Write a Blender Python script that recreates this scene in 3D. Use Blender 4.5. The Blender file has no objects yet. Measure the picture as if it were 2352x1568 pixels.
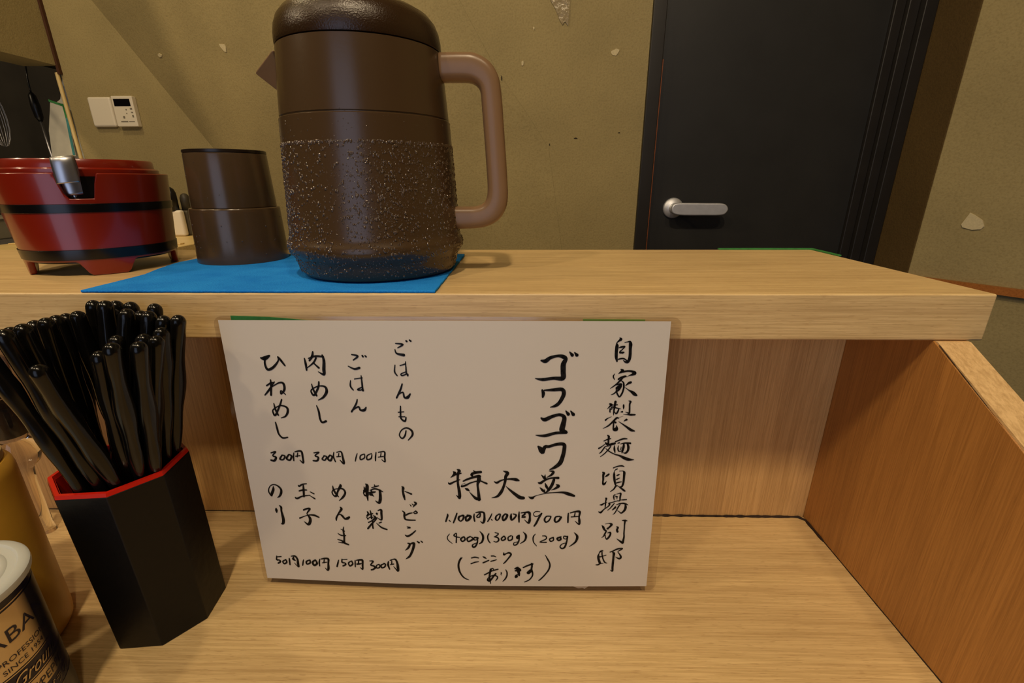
import bpy, bmesh, math, random
from mathutils import Vector, Matrix
random.seed(7)
SC = bpy.context.scene
COL = SC.collection
PI = math.pi

# ---------------------------------------------------------------- camera
cam_d = bpy.data.cameras.new('camera')
cam = bpy.data.objects.new('camera', cam_d)
COL.objects.link(cam)
cam_d.sensor_fit = 'HORIZONTAL'
cam_d.sensor_width = 36.0
cam_d.lens = 36.0 * 1066.6 / 2352.0
cam_d.clip_start = 0.01
_p, _y, _r = math.radians(19.08), math.radians(1.2), math.radians(0.19)
fw = Vector((-math.sin(_y)*math.cos(_p), math.cos(_y)*math.cos(_p), -math.sin(_p)))
rt = Vector((math.cos(_y), math.sin(_y), 0))
up = rt.cross(fw)
rt, up = math.cos(_r)*rt - math.sin(_r)*up, math.sin(_r)*rt + math.cos(_r)*up
M = Matrix((rt, up, -fw)).transposed().to_4x4()
M.translation = Vector((0, 0, 1.055))
cam.matrix_world = M
SC.camera = cam

# ---------------------------------------------------------------- light, world, exposure
w = bpy.data.worlds.new('world'); SC.world = w; w.use_nodes = True
w.node_tree.nodes['Background'].inputs['Color'].default_value = (1.0, 0.72, 0.42, 1)
w.node_tree.nodes['Background'].inputs['Strength'].default_value = 0.05
SC.view_settings.view_transform = 'Standard'
SC.view_settings.look = 'None'
SC.view_settings.gamma = 1.0
SC.view_settings.exposure = 0.0
SC.view_settings.use_curve_mapping = False

def area(name, loc, target, size, power, color, size_y=None, spread=180):
    d = bpy.data.lights.new(name, 'AREA')
    d.energy = power; d.color = color; d.size = size; d.spread = math.radians(spread)
    if size_y: d.shape = 'RECTANGLE'; d.size_y = size_y
    else: d.shape = 'DISK'
    o = bpy.data.objects.new(name, d); COL.objects.link(o)
    o.location = loc
    o.rotation_euler = (Vector(target) - Vector(loc)).to_track_quat('-Z', 'Y').to_euler()
    return o
WARM = (1.0, 0.78, 0.50)
area('ceiling_lamp_light', (-0.05, -0.42, 2.36), (0.0, 0.5, 0.9), 0.09, 11.5, WARM)
area('ceiling_lamp_light', (-0.85, -0.50, 2.36), (-0.4, 0.6, 0.9), 0.09, 5.0, WARM)
area('ceiling_lamp_light', (-1.95, -0.10, 2.30), (-1.2, 1.0, 1.0), 0.12, 9.0, WARM)
area('ceiling_lamp_light', (0.40, -0.50, 2.36), (0.3, 0.6, 0.9), 0.09, 4.5, WARM)
area('ceiling_lamp_light', (-1.05, 0.62, 2.36), (-0.95, 1.3, 1.3), 0.15, 5.0, (1.0, 0.80, 0.46))  # unseen fill lamp, added to brighten the slanted wall
area('entrance_daylight', (-0.45, -1.78, 1.05), (-0.1, 0.3, 0.95), 1.1, 9.0, (0.60, 0.72, 1.0), 1.9)

# ---------------------------------------------------------------- helpers
def tag(o, label=None, cat=None, group=None, kind=None):
    if label: o['label'] = label
    if cat: o['category'] = cat
    if group: o['group'] = group
    if kind: o['kind'] = kind
    return o
def empty(name, loc, label, cat, group=None):
    o = bpy.data.objects.new(name, None); COL.objects.link(o)
    o.location = loc; o.empty_display_size = 0.02
    return tag(o, label, cat, group)
def link_mesh(name, me, mat, parent=None, smooth=False, bevel=0, segs=2, angle=35):
    """me holds world coordinates; the object gets its parent's origin as its own frame"""
    if parent is not None:
        off = parent_world(parent)
        me.transform(Matrix.Translation(-off))
    o = bpy.data.objects.new(name, me); COL.objects.link(o)
    if parent is not None: o.parent = parent
    if mat: me.materials.append(mat)
    if smooth:
        for p in me.polygons: p.use_smooth = True
    if bevel:
        b = o.modifiers.new('bevel', 'BEVEL'); b.width = bevel; b.segments = segs
        b.limit_method = 'ANGLE'; b.angle_limit = math.radians(angle)
        for p in me.polygons: p.use_smooth = True
        w_ = o.modifiers.new('wn', 'WEIGHTED_NORMAL'); w_.keep_sharp = True
    return o
def parent_world(p):
    v = Vector((0, 0, 0))
    while p is not None:
        v += Vector(p.location); p = p.parent
    return v
def mesh(name, verts, faces):
    me = bpy.data.meshes.new(name); me.from_pydata([tuple(v) for v in verts], [], faces); me.update()
    return me
def box_data(x0, x1, y0, y1, z0, z1):
    v = [(x0,y0,z0),(x1,y0,z0),(x1,y1,z0),(x0,y1,z0),(x0,y0,z1),(x1,y0,z1),(x1,y1,z1),(x0,y1,z1)]
    f = [(0,3,2,1),(4,5,6,7),(0,1,5,4),(1,2,6,5),(2,3,7,6),(3,0,4,7)]
    return v, f
def box(name, b, mat, parent=None, bevel=0, segs=2):
    return link_mesh(name, mesh(name, *box_data(*b)), mat, parent, bevel=bevel, segs=segs)
def lathe(prof, c=(0,0), n=64, a0=0.0, closed=False):
    """prof: list of (r, z); r==0 ends collapse into a pole"""
    V, Fc, rows = [], [], []
    for r, z in prof:
        if r < 1e-6:
            rows.append([len(V)]); V.append((c[0], c[1], z))
        else:
            base = len(V)
            for k in range(n):
                a = a0 + 2*PI*k/n
                V.append((c[0]+r*math.cos(a), c[1]+r*math.sin(a), z))
            rows.append(list(range(base, base+n)))
    m = len(rows)
    for i in range(m if closed else m-1):
        A, B = rows[i], rows[(i+1) % m]
        for k in range(n):
            k2 = (k+1) % n
            if len(A) == 1 and len(B) == 1: continue
            if len(A) == 1: Fc.append((A[0], B[k2], B[k]))
            elif len(B) == 1: Fc.append((A[k], A[k2], B[0]))
            else: Fc.append((A[k], A[k2], B[k2], B[k]))
    return V, Fc
def lathe_obj(name, prof, c, mat, parent=None, n=64, closed=False, a0=0.0, smooth=True, sharp=40):
    V, Fc = lathe(prof, c, n, a0, closed)
    me = mesh(name, V, Fc)
    bm = bmesh.new(); bm.from_mesh(me); bmesh.ops.recalc_face_normals(bm, faces=bm.faces)
    for e in bm.edges:
        if len(e.link_faces) == 2 and e.calc_face_angle(0) > math.radians(sharp): e.smooth = False
    bm.to_mesh(me); bm.free()
    return link_mesh(name, me, mat, parent, smooth=smooth)
def tube(name, pts, r, mat, parent=None, n=10, caps=True):
    pts = [Vector(p) for p in pts]
    rr = r if isinstance(r, (list, tuple)) else [r]*len(pts)
    V, Fc = [], []
    t = (pts[1]-pts[0]).normalized()
    nrm = t.orthogonal().normalized()
    for i, p in enumerate(pts):
        if i == 0: t = pts[1]-pts[0]
        elif i == len(pts)-1: t = pts[-1]-pts[-2]
        else: t = pts[i+1]-pts[i-1]
        t.normalize()
        nrm = (nrm - t*nrm.dot(t)).normalized(); bn = t.cross(nrm)
        for k in range(n):
            a = 2*PI*k/n
            V.append(p + nrm*math.cos(a)*rr[i] + bn*math.sin(a)*rr[i])
    for i in range(len(pts)-1):
        for k in range(n):
            k2 = (k+1) % n
            Fc.append((i*n+k, i*n+k2, (i+1)*n+k2, (i+1)*n+k))
    if caps:
        Fc.append(tuple(range(n))[::-1]); Fc.append(tuple(range((len(pts)-1)*n, len(pts)*n)))
    return link_mesh(name, mesh(name, V, Fc), mat, parent, smooth=True)
def prism(name, poly, axis, a0, a1, mat, parent=None, bevel=0, segs=2):
    """poly of 2D points extruded along axis ('x','y','z') from a0 to a1"""
    def P(p, a):
        return {'x': (a, p[0], p[1]), 'y': (p[0], a, p[1]), 'z': (p[0], p[1], a)}[axis]
    n = len(poly)
    V = [P(p, a0) for p in poly] + [P(p, a1) for p in poly]
    Fc = [tuple(range(n)), tuple(range(n, 2*n))[::-1]] + [(i, (i+1) % n, n+(i+1) % n, n+i) for i in range(n)]
    me = mesh(name, V, Fc)
    bm = bmesh.new(); bm.from_mesh(me); bmesh.ops.recalc_face_normals(bm, faces=bm.faces); bm.to_mesh(me); bm.free()
    return link_mesh(name, me, mat, parent, bevel=bevel, segs=segs)
def catmull(P, n=6, closed=False):
    out = []; m = len(P)
    rng = m if closed else m-1
    for i in range(rng):
        g = (lambda j: P[j % m]) if closed else (lambda j: P[max(0, min(m-1, j))])
        p0, p1, p2, p3 = g(i-1), g(i), g(i+1), g(i+2)
        for k in range(n):
            t = k/n
            out.append(tuple(0.5*((2*b)+(c-a)*t+(2*a-5*b+4*c-d)*t*t+(-a+3*b-3*c+d)*t**3) for a, b, c, d in zip(p0, p1, p2, p3)))
    if not closed: out.append(tuple(P[-1]))
    return out

# ---------------------------------------------------------------- materials
def lin(c):
    return tuple(((x/255)/12.92 if x/255 <= 0.04045 else ((x/255+0.055)/1.055)**2.4) for x in c) + (1,)
def mat_new(name):
    m = bpy.data.materials.new(name); m.use_nodes = True
    nt = m.node_tree; b = nt.nodes['Principled BSDF']
    return m, nt, b
def N(nt, t, **kw):
    n = nt.nodes.new(t)
    for k, v in kw.items(): setattr(n, k, v)
    return n
def simple(name, col, rough=0.5, metal=0, trans=0, ior=1.45, coat=0, coat_r=0.1, bump=None, spec=0.5, sss=0, vary=0.0, vscale=30, rvary=0):
    m, nt, b = mat_new(name)
    b.inputs['Base Color'].default_value = col
    b.inputs['Roughness'].default_value = rough
    b.inputs['Metallic'].default_value = metal
    b.inputs['Transmission Weight'].default_value = trans
    b.inputs['IOR'].default_value = ior
    b.inputs['Coat Weight'].default_value = coat
    b.inputs['Coat Roughness'].default_value = coat_r
    b.inputs['Specular IOR Level'].default_value = spec
    if sss:
        b.inputs['Subsurface Weight'].default_value = sss
        b.inputs['Subsurface Radius'].default_value = (0.006, 0.004, 0.002)
        b.inputs['Subsurface Scale'].default_value = 1.0
    tc = N(nt, 'ShaderNodeTexCoord')
    if vary:
        no = N(nt, 'ShaderNodeTexNoise'); no.inputs['Scale'].default_value = vscale; no.inputs['Detail'].default_value = 5
        nt.links.new(tc.outputs['Object'], no.inputs['Vector'])
        hsv = N(nt, 'ShaderNodeMixRGB', blend_type='MULTIPLY'); hsv.inputs[0].default_value = 1
        cr = N(nt, 'ShaderNodeValToRGB')
        cr.color_ramp.elements[0].position = 0.3; cr.color_ramp.elements[1].position = 0.7
        cr.color_ramp.elements[0].color = (1-vary, 1-vary, 1-vary, 1)
        nt.links.new(no.outputs['Fac'], cr.inputs['Fac'])
        hsv.inputs[1].default_value = col
        nt.links.new(cr.outputs['Color'], hsv.inputs[2]); nt.links.new(hsv.outputs['Color'], b.inputs['Base Color'])
    if bump:
        sc, st = bump[:2]
        no = N(nt, 'ShaderNodeTexNoise'); no.inputs['Scale'].default_value = sc; no.inputs['Detail'].default_value = 4
        nt.links.new(tc.outputs['Object'], no.inputs['Vector'])
        bp = N(nt, 'ShaderNodeBump'); bp.inputs['Strength'].default_value = st; bp.inputs['Distance'].default_value = bump[2] if len(bump) > 2 else 0.001
        nt.links.new(no.outputs['Fac'], bp.inputs['Height']); nt.links.new(bp.outputs['Normal'], b.inputs['Normal'])
    return m
def wood(name, base, dark, axis='x', pore=0.35, rough=0.38, fine=420, band=26, coat=0.0):
    m, nt, b = mat_new(name)
    tc = N(nt, 'ShaderNodeTexCoord'); mp = N(nt, 'ShaderNodeMapping')
    nt.links.new(tc.outputs['Object'], mp.inputs['Vector'])
    s = {'x': (0.022, 1, 1), 'y': (1, 0.03, 1), 'z': (1, 1, 0.018)}[axis]
    mp.inputs['Scale'].default_value = s
    n1 = N(nt, 'ShaderNodeTexNoise'); n1.inputs['Scale'].default_value = band; n1.inputs['Detail'].default_value = 3; n1.inputs['Distortion'].default_value = 0.6
    n2 = N(nt, 'ShaderNodeTexNoise'); n2.inputs['Scale'].default_value = fine; n2.inputs['Detail'].default_value = 6; n2.inputs['Roughness'].default_value = 0.65
    n3 = N(nt, 'ShaderNodeTexNoise'); n3.inputs['Scale'].default_value = fine*0.55; n3.inputs['Detail'].default_value = 2
    for n in (n1, n2): nt.links.new(mp.outputs['Vector'], n.inputs['Vector'])
    mp2 = N(nt, 'ShaderNodeMapping'); mp2.inputs['Scale'].default_value = tuple(0.085 if q < 1 else 1 for q in s)
    nt.links.new(tc.outputs['Object'], mp2.inputs['Vector']); nt.links.new(mp2.outputs['Vector'], n3.inputs['Vector'])
    n3.inputs['Scale'].default_value = 1300
    c1 = N(nt, 'ShaderNodeValToRGB')
    c1.color_ramp.elements[0].position = 0.32; c1.color_ramp.elements[0].color = tuple(0.80*a+0.20*d for a, d in zip(base, dark))[:3]+(1,)
    c1.color_ramp.elements[1].position = 0.68; c1.color_ramp.elements[1].color = base
    nt.links.new(n1.outputs['Fac'], c1.inputs['Fac'])
    c2 = N(nt, 'ShaderNodeValToRGB')
    c2.color_ramp.elements[0].position = 0.36; c2.color_ramp.elements[0].color = (0.72, 0.67, 0.60, 1)
    c2.color_ramp.elements[1].position = 0.60; c2.color_ramp.elements[1].color = (1.04, 1.04, 1.04, 1)
    nt.links.new(n2.outputs['Fac'], c2.inputs['Fac'])
    mx = N(nt, 'ShaderNodeMixRGB', blend_type='MULTIPLY'); mx.inputs[0].default_value = 0.8
    nt.links.new(c1.outputs['Color'], mx.inputs[1]); nt.links.new(c2.outputs['Color'], mx.inputs[2])
    c3 = N(nt, 'ShaderNodeValToRGB')
    c3.color_ramp.elements[0].position = 0.34; c3.color_ramp.elements[0].color = (pore, pore, pore, 1)
    c3.color_ramp.elements[1].position = 0.40; c3.color_ramp.elements[1].color = (0, 0, 0, 1)
    nt.links.new(n3.outputs['Fac'], c3.inputs['Fac'])
    mx2 = N(nt, 'ShaderNodeMixRGB', blend_type='MIX'); nt.links.new(c3.outputs['Color'], mx2.inputs[0])
    nt.links.new(mx.outputs['Color'], mx2.inputs[1]); mx2.inputs[2].default_value = dark
    nt.links.new(mx2.outputs['Color'], b.inputs['Base Color'])
    b.inputs['Roughness'].default_value = rough
    b.inputs['Coat Weight'].default_value = coat
    bp = N(nt, 'ShaderNodeBump'); bp.inputs['Strength'].default_value = 0.25; bp.inputs['Distance'].default_value = 0.0004
    nt.links.new(n2.outputs['Fac'], bp.inputs['Height']); nt.links.new(bp.outputs['Normal'], b.inputs['Normal'])
    return m
def plaster(name, col, vary=0.16):
    m, nt, b = mat_new(name)
    tc = N(nt, 'ShaderNodeTexCoord')
    n1 = N(nt, 'ShaderNodeTexNoise'); n1.inputs['Scale'].default_value = 7; n1.inputs['Detail'].default_value = 6
    n2 = N(nt, 'ShaderNodeTexNoise'); n2.inputs['Scale'].default_value = 260; n2.inputs['Detail'].default_value = 5
    n3 = N(nt, 'ShaderNodeTexNoise'); n3.inputs['Scale'].default_value = 60; n3.inputs['Detail'].default_value = 3
    for n in (n1, n2, n3): nt.links.new(tc.outputs['Object'], n.inputs['Vector'])
    c1 = N(nt, 'ShaderNodeValToRGB')
    c1.color_ramp.elements[0].position = 0.3; c1.color_ramp.elements[1].position = 0.7
    c1.color_ramp.elements[0].color = tuple(x*(1-vary) for x in col[:3])+(1,); c1.color_ramp.elements[1].color = col
    nt.links.new(n1.outputs['Fac'], c1.inputs['Fac'])
    c2 = N(nt, 'ShaderNodeValToRGB')
    c2.color_ramp.elements[0].position = 0.25; c2.color_ramp.elements[0].color = (0.78, 0.76, 0.72, 1)
    c2.color_ramp.elements[1].position = 0.55; c2.color_ramp.elements[1].color = (1, 1, 1, 1)
    nt.links.new(n2.outputs['Fac'], c2.inputs['Fac'])
    mx = N(nt, 'ShaderNodeMixRGB', blend_type='MULTIPLY'); mx.inputs[0].default_value = 0.8
    nt.links.new(c1.outputs['Color'], mx.inputs[1]); nt.links.new(c2.outputs['Color'], mx.inputs[2])
    nt.links.new(mx.outputs['Color'], b.inputs['Base Color'])
    b.inputs['Roughness'].default_value = 0.85
    b.inputs['Specular IOR Level'].default_value = 0.25
    add = N(nt, 'ShaderNodeMath', operation='ADD')
    nt.links.new(n2.outputs['Fac'], add.inputs[0]); nt.links.new(n3.outputs['Fac'], add.inputs[1])
    bp = N(nt, 'ShaderNodeBump'); bp.inputs['Strength'].default_value = 0.35; bp.inputs['Distance'].default_value = 0.0018
    nt.links.new(add.outputs[0], bp.inputs['Height']); nt.links.new(bp.outputs['Normal'], b.inputs['Normal'])
    return m

M_PLASTER = plaster('plaster_khaki', lin((160, 144, 100)))
M_CHIP = simple('plaster_exposed', lin((205, 190, 150)), 0.9, vary=0.15, vscale=300)
M_MARK = simple('dark_smudge', lin((45, 32, 18)), 0.9)
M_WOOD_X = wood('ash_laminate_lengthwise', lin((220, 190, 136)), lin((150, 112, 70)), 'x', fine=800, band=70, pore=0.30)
M_WOOD_S = wood('ash_laminate_side_shaded', lin((186, 130, 66)), lin((105, 62, 26)), 'z', pore=0.12, fine=900, band=70)  # same laminate as the upright; side panel's shade put into the colour
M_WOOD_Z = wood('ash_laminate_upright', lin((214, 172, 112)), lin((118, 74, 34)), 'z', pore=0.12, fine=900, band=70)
M_WOOD_Y = wood('ash_edge_band', lin((226, 190, 136)), lin((140, 98, 58)), 'y', pore=0.2)
M_FLOOR = simple('floor_dark_tile', lin((70, 60, 50)), 0.5, vary=0.3, vscale=4)
M_CEIL = simple('ceiling_board', lin((150, 135, 105)), 0.9, vary=0.1, vscale=8)
M_DOOR = simple('door_black_sheet', lin((42, 42, 42)), 0.42, vary=0.15, vscale=14, bump=(900, 0.15))
M_FRAME = simple('door_frame_black', lin((36, 33, 31)), 0.45, vary=0.2, vscale=20)
M_RAWWOOD = simple('raw_orange_wood', lin((140, 74, 34)), 0.6, vary=0.4, vscale=90)
M_RAIL = wood('rail_orange_wood', lin((168, 104, 46)), lin((120, 65, 25)), 'x')
M_STEEL = simple('brushed_steel', lin((190, 190, 195)), 0.36, metal=1, vary=0.12, vscale=50)
M_DARKSTEEL = simple('sooty_kitchen_panel', lin((62, 56, 44)), 0.5, vary=0.35, vscale=9)
M_BLACKPL = simple('black_plastic', lin((14, 13, 13)), 0.35)
M_WHITEPL = simple('white_plastic', lin((225, 215, 195)), 0.4, bump=(600, 0.05))
M_SCREEN = simple('dark_display', lin((14, 12, 16)), 0.15)
M_PRINT = simple('grey_print', lin((120, 112, 96)), 0.6)
M_CREAMTRIM = simple('cream_trim', lin((222, 196, 136)), 0.5)
M_BLUE = None
M_GREENTAPE = simple('green_masking_tape', lin((58, 140, 70)), 0.6, vary=0.3, vscale=200)
M_TEALTAPE = simple('teal_tape', lin((70, 140, 140)), 0.6, vary=0.2, vscale=120)
M_NOTICE = simple('notice_paper', lin((205, 200, 180)), 0.7, vary=0.12, vscale=40)
M_GUNK = simple('dark_sealant', lin((48, 28, 12)), 0.8, vary=0.6, vscale=500)
M_LACQ_RED = simple('red_lacquer', lin((124, 26, 5)), 0.30, coat=0.6, coat_r=0.12)
M_LACQ_BLACK = simple('black_lacquer_band', lin((12, 10, 10)), 0.22)
M_HOLDER_RED = simple('red_lacquer_rim', lin((190, 30, 14)), 0.3, coat=0.4)
M_HOLDER = simple('black_wood_lacquer', lin((12, 11, 10)), 0.42, spec=0.3, bump=(160, 0.35, 0.0006))
M_CHOP = simple('black_chopstick_lacquer', lin((13, 12, 11)), 0.19, spec=0.4)
M_PAPER = simple('white_menu_paper', lin((205, 198, 188)), 0.6, coat=0.18, coat_r=0.22, spec=0.2, bump=(35, 0.12, 0.0012))
M_INK = simple('brush_ink', lin((12, 9, 8)), 0.6, coat=0.1, coat_r=0.2, spec=0.2)
M_TAPEWHITE = simple('torn_white_tape', lin((225, 215, 195)), 0.6)
def brown_plastic(name, col, rough, trans, bump=None, frost=0.0):
    m = simple(name, col, rough, trans=trans, ior=1.5, bump=bump)
    return m
M_JUG = brown_plastic('smoked_plastic_jug', lin((80, 60, 37)), 0.26, 0.25, bump=(420, 0.08, 0.0005))
M_JUGLID = simple('smoked_plastic_lid', lin((54, 36, 18)), 0.25, trans=0.2, bump=(1000, 0.5, 0.0005))
M_HANDLE = simple('smoked_plastic_handle', lin((164, 130, 96)), 0.32, trans=0.5, ior=1.4)
M_INSERT = simple('dark_inner_strainer', lin((62, 38, 20)), 0.35, trans=0.3)
M_CUP = brown_plastic('smoked_plastic_cup', lin((130, 102, 70)), 0.22, 0.75)
M_CUPRING = simple('dark_cup_foot', lin((28, 18, 10)), 0.3)
M_WATER = simple('water', (0.97, 0.97, 0.97, 1), 0.0, trans=1, ior=1.33)
M_DROP = simple('condensation', lin((70, 52, 32)), 0.10, spec=0.9, coat=1.0, coat_r=0.06)
def felt():
    m, nt, b = mat_new('blue_microfibre')
    tc = N(nt, 'ShaderNodeTexCoord')
    n1 = N(nt, 'ShaderNodeTexNoise'); n1.inputs['Scale'].default_value = 900; n1.inputs['Detail'].default_value = 4
    n2 = N(nt, 'ShaderNodeTexNoise'); n2.inputs['Scale'].default_value = 40; n2.inputs['Detail'].default_value = 4
    for n in (n1, n2): nt.links.new(tc.outputs['Object'], n.inputs['Vector'])
    c = N(nt, 'ShaderNodeValToRGB')
    c.color_ramp.elements[0].position = 0.3; c.color_ramp.elements[0].color = lin((20, 112, 208))
    c.color_ramp.elements[1].position = 0.75; c.color_ramp.elements[1].color = lin((44, 152, 240))
    mm = N(nt, 'ShaderNodeMath', operation='AVERAGE') if False else N(nt, 'ShaderNodeMath', operation='ADD')
    nt.links.new(n1.outputs['Fac'], mm.inputs[0]); nt.links.new(n2.outputs['Fac'], mm.inputs[1])
    hf = N(nt, 'ShaderNodeMath', operation='MULTIPLY'); hf.inputs[1].default_value = 0.5
    nt.links.new(mm.outputs[0], hf.inputs[0]); nt.links.new(hf.outputs[0], c.inputs['Fac'])
    nt.links.new(c.outputs['Color'], b.inputs['Base Color'])
    b.inputs['Roughness'].default_value = 0.9; b.inputs['Specular IOR Level'].default_value = 0.1
    bp = N(nt, 'ShaderNodeBump'); bp.inputs['Strength'].default_value = 0.7; bp.inputs['Distance'].default_value = 0.0008
    nt.links.new(n1.outputs['Fac'], bp.inputs['Height']); nt.links.new(bp.outputs['Normal'], b.inputs['Normal'])
    return m
M_BLUE = felt()
M_CANISTER = simple('mustard_translucent', lin((228, 176, 66)), 0.35, trans=0.10, vary=0.25, vscale=25)
M_CANLID = simple('frosted_canister_lid', lin((190, 170, 120)), 0.35, trans=0.2)
M_NAVY = simple('navy_print_tin', lin((20, 15, 40)), 0.32)
M_CREAM = simple('cream_print_tin', lin((220, 182, 120)), 0.35)
def label_cream_fade():
    m, nt, b_ = mat_new('cream_fading_to_black')  # cream darkens to near black round the tin along local Y
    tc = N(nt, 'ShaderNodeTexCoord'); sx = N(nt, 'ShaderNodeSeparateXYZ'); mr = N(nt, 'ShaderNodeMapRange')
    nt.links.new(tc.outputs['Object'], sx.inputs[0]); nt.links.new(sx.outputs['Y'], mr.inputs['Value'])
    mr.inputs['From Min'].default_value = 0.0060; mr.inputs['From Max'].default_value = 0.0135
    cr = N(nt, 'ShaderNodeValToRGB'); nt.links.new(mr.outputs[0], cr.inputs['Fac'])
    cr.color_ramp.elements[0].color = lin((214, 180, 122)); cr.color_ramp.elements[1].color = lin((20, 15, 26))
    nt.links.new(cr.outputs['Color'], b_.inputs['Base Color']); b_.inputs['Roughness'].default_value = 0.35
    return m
M_CREAM = label_cream_fade()
M_LID = simple('milky_plastic_lid', lin((188, 192, 190)), 0.35, sss=0.2)
M_GLASS = simple('clear_glass', (0.95, 0.93, 0.88, 1), 0.03, trans=1, ior=1.5)
M_PEPPER = simple('peppercorns', lin((40, 30, 20)), 0.8, vary=0.6, vscale=400)
M_BOARD = wood('pale_cutting_board', lin((232, 205, 140)), lin((190, 150, 80)), 'x', pore=0.1)
def film():
    m = bpy.data.materials.new('laminate_film'); m.use_nodes = True
    nt = m.node_tree; nt.nodes.clear()
    o = N(nt, 'ShaderNodeOutputMaterial'); mix = N(nt, 'ShaderNodeMixShader')
    t = N(nt, 'ShaderNodeBsdfTransparent'); t.inputs['Color'].default_value = (0.84, 0.81, 0.80, 1)
    g = N(nt, 'ShaderNodeBsdfGlossy'); g.inputs['Roughness'].default_value = 0.12; g.inputs['Color'].default_value = (1, 1, 1, 1)
    mix.inputs[0].default_value = 0.06
    nt.links.new(t.outputs[0], mix.inputs[1]); nt.links.new(g.outputs[0], mix.inputs[2])
    nt.links.new(mix.outputs[0], o.inputs['Surface'])
    return m
M_FILM = film()

# ---------------------------------------------------------------- the setting
def struct(o): return tag(o, kind='structure')
struct(box('floor', (-2.7, 2.7, -1.95, 2.05, -0.05, 0.0), M_FLOOR))
struct(box('ceiling', (-2.7, 2.7, -1.95, 2.05, 2.42, 2.47), M_CEIL))
# wall with the door: outline follows the plastered crease where it meets the slanted part
cr2 = [(0.098, 0.0), (0.098, 0.9), (0.0611, 1.1254), (0.0108, 1.1978), (-0.0563, 1.284), (-0.132, 1.4129), (-0.31, 1.72), (-0.69, 2.42)]
cr1 = [(-0.732, 0.0), (-0.732, 0.9), (-0.8865, 1.1254), (-0.936, 1.1978), (-0.9949, 1.284), (-1.0829, 1.4129), (-1.2929, 1.72), (-1.2930, 2.42)]
wb = prism('wall_back', [(x+.0002, z) for x, z in cr2] + [(0.2722, 2.42), (0.2722, 0.0)], 'y', 1.15, 1.19, M_PLASTER); struct(wb)
wd = box('wall_back_lintel', (0.2722, 0.841, 1.15, 1.19, 2.02, 2.42), M_PLASTER); wd.parent = wb; wd.name = 'lintel'
# slanted plaster between both creases
V, Fc = [], []
rows = []
for (p, q), (p2, q2) in zip(list(zip(cr1, cr2))[:-1], list(zip(cr1, cr2))[1:]):
    for k in range(4): t = k/4; rows.append((p[0]+(p2[0]-p[0])*t, p[1]+(p2[1]-p[1])*t, q[0]+(q2[0]-q[0])*t))
rows.append((cr1[-1][0], cr1[-1][1], cr2[-1][0]))
NS = 16
for xa, z, xb in rows:
    for k in range(NS+1):
        t = k/NS
        V.append((xa+(xb-xa)*t, 1.15+0.30*max(0, 1-t/0.985)**1.35, z))
for i in range(len(rows)-1):
    for k in range(NS):
        a = i*(NS+1)+k; Fc.append((a, a+1, a+NS+2, a+NS+1))
ws = link_mesh('wall_slanted', mesh('wall_slanted', V, Fc), M_PLASTER, smooth=True)
struct(ws)
wl = prism('wall_rear', [(-1.293, 0.0), (-1.293, 2.42)] + [(x, z) for x, z in cr1[::-1]], 'y', 1.45, 1.49, M_PLASTER); struct(wl)
wk = box('wall_left', (-1.393, -1.293, 0.85, 1.45, 1.3618, 2.42), M_PLASTER); struct(wk)
b_ = box('edge_strip', (-1.2945, -1.287, 1.441, 1.4498, 1.34, 2.42), simple('dark_seam', lin((70, 38, 16)), 0.7)); b_.parent = wk
tr = struct(box('trim_1', (-1.303, -1.2945, 1.440, 1.449, 0.92, 1.345), M_CREAMTRIM, bevel=0.003))
# kitchen beyond the opening
struct(box('wall_kitchen', (-2.65, -1.42, 1.78, 1.82, 0.0, 2.42), M_DARKSTEEL))
struct(box('wall_kitchen_side', (-2.68, -2.62, -0.9, 1.80, 0.0, 2.42), M_DARKSTEEL))
struct(box('wall_kitchen_front', (-2.65, -1.30, -0.94, -0.90, 0.0, 2.42), M_DARKSTEEL))
# white sheet just past the opening
wp = prism('wall_kitchen_end', [(-1.3249, 1.352), (-1.308, 1.35), (-1.308, 0.9), (-1.425, 0.9), (-1.4145, 1.1176), (-1.3965, 1.2106), (-1.3676, 1.2771), (-1.3535, 1.2849)], 'y', 1.492, 1.50, M_NOTICE); struct(wp)
# right: return beside the door and the skewed wall
E0 = Vector((0.841, 1.0276)); WD = Vector((0.5617, -0.8273))
def rw(s, off=0.0):   # point along skewed wall, off = out of the wall towards the room
    n = Vector((-WD.y, WD.x)) * -1.0
    return E0 + WD*s + n*off
def wall_prism(name, s0, s1, z0, z1, o0, o1, mat, parent=None):
    P = [rw(s0, o0), rw(s1, o0), rw(s1, o1), rw(s0, o1)]
    return prism(name, [tuple(p) for p in P], 'z', z0, z1, mat, parent)
wr = prism('wall_right', [(0.8440, 1.0232), tuple(rw(3.3)), tuple(rw(3.3, -0.06)), (0.98, 1.06), (0.98, 1.19), (0.8440, 1.19)], 'z', 0.0, 2.42, M_PLASTER)
struct(wr)
struct(wall_prism('trim_2', 0.004, 3.2, 0.8445, 0.8590, 0.0005, 0.012, M_RAIL))
struct(box('wall_right_return', (0.8410, 0.8439, 1.0245, 1.1895, 0.0, 2.42), plaster('plaster_return_shade', lin((92, 72, 38)))))  # shade on the return is put into a darker plaster colour
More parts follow.
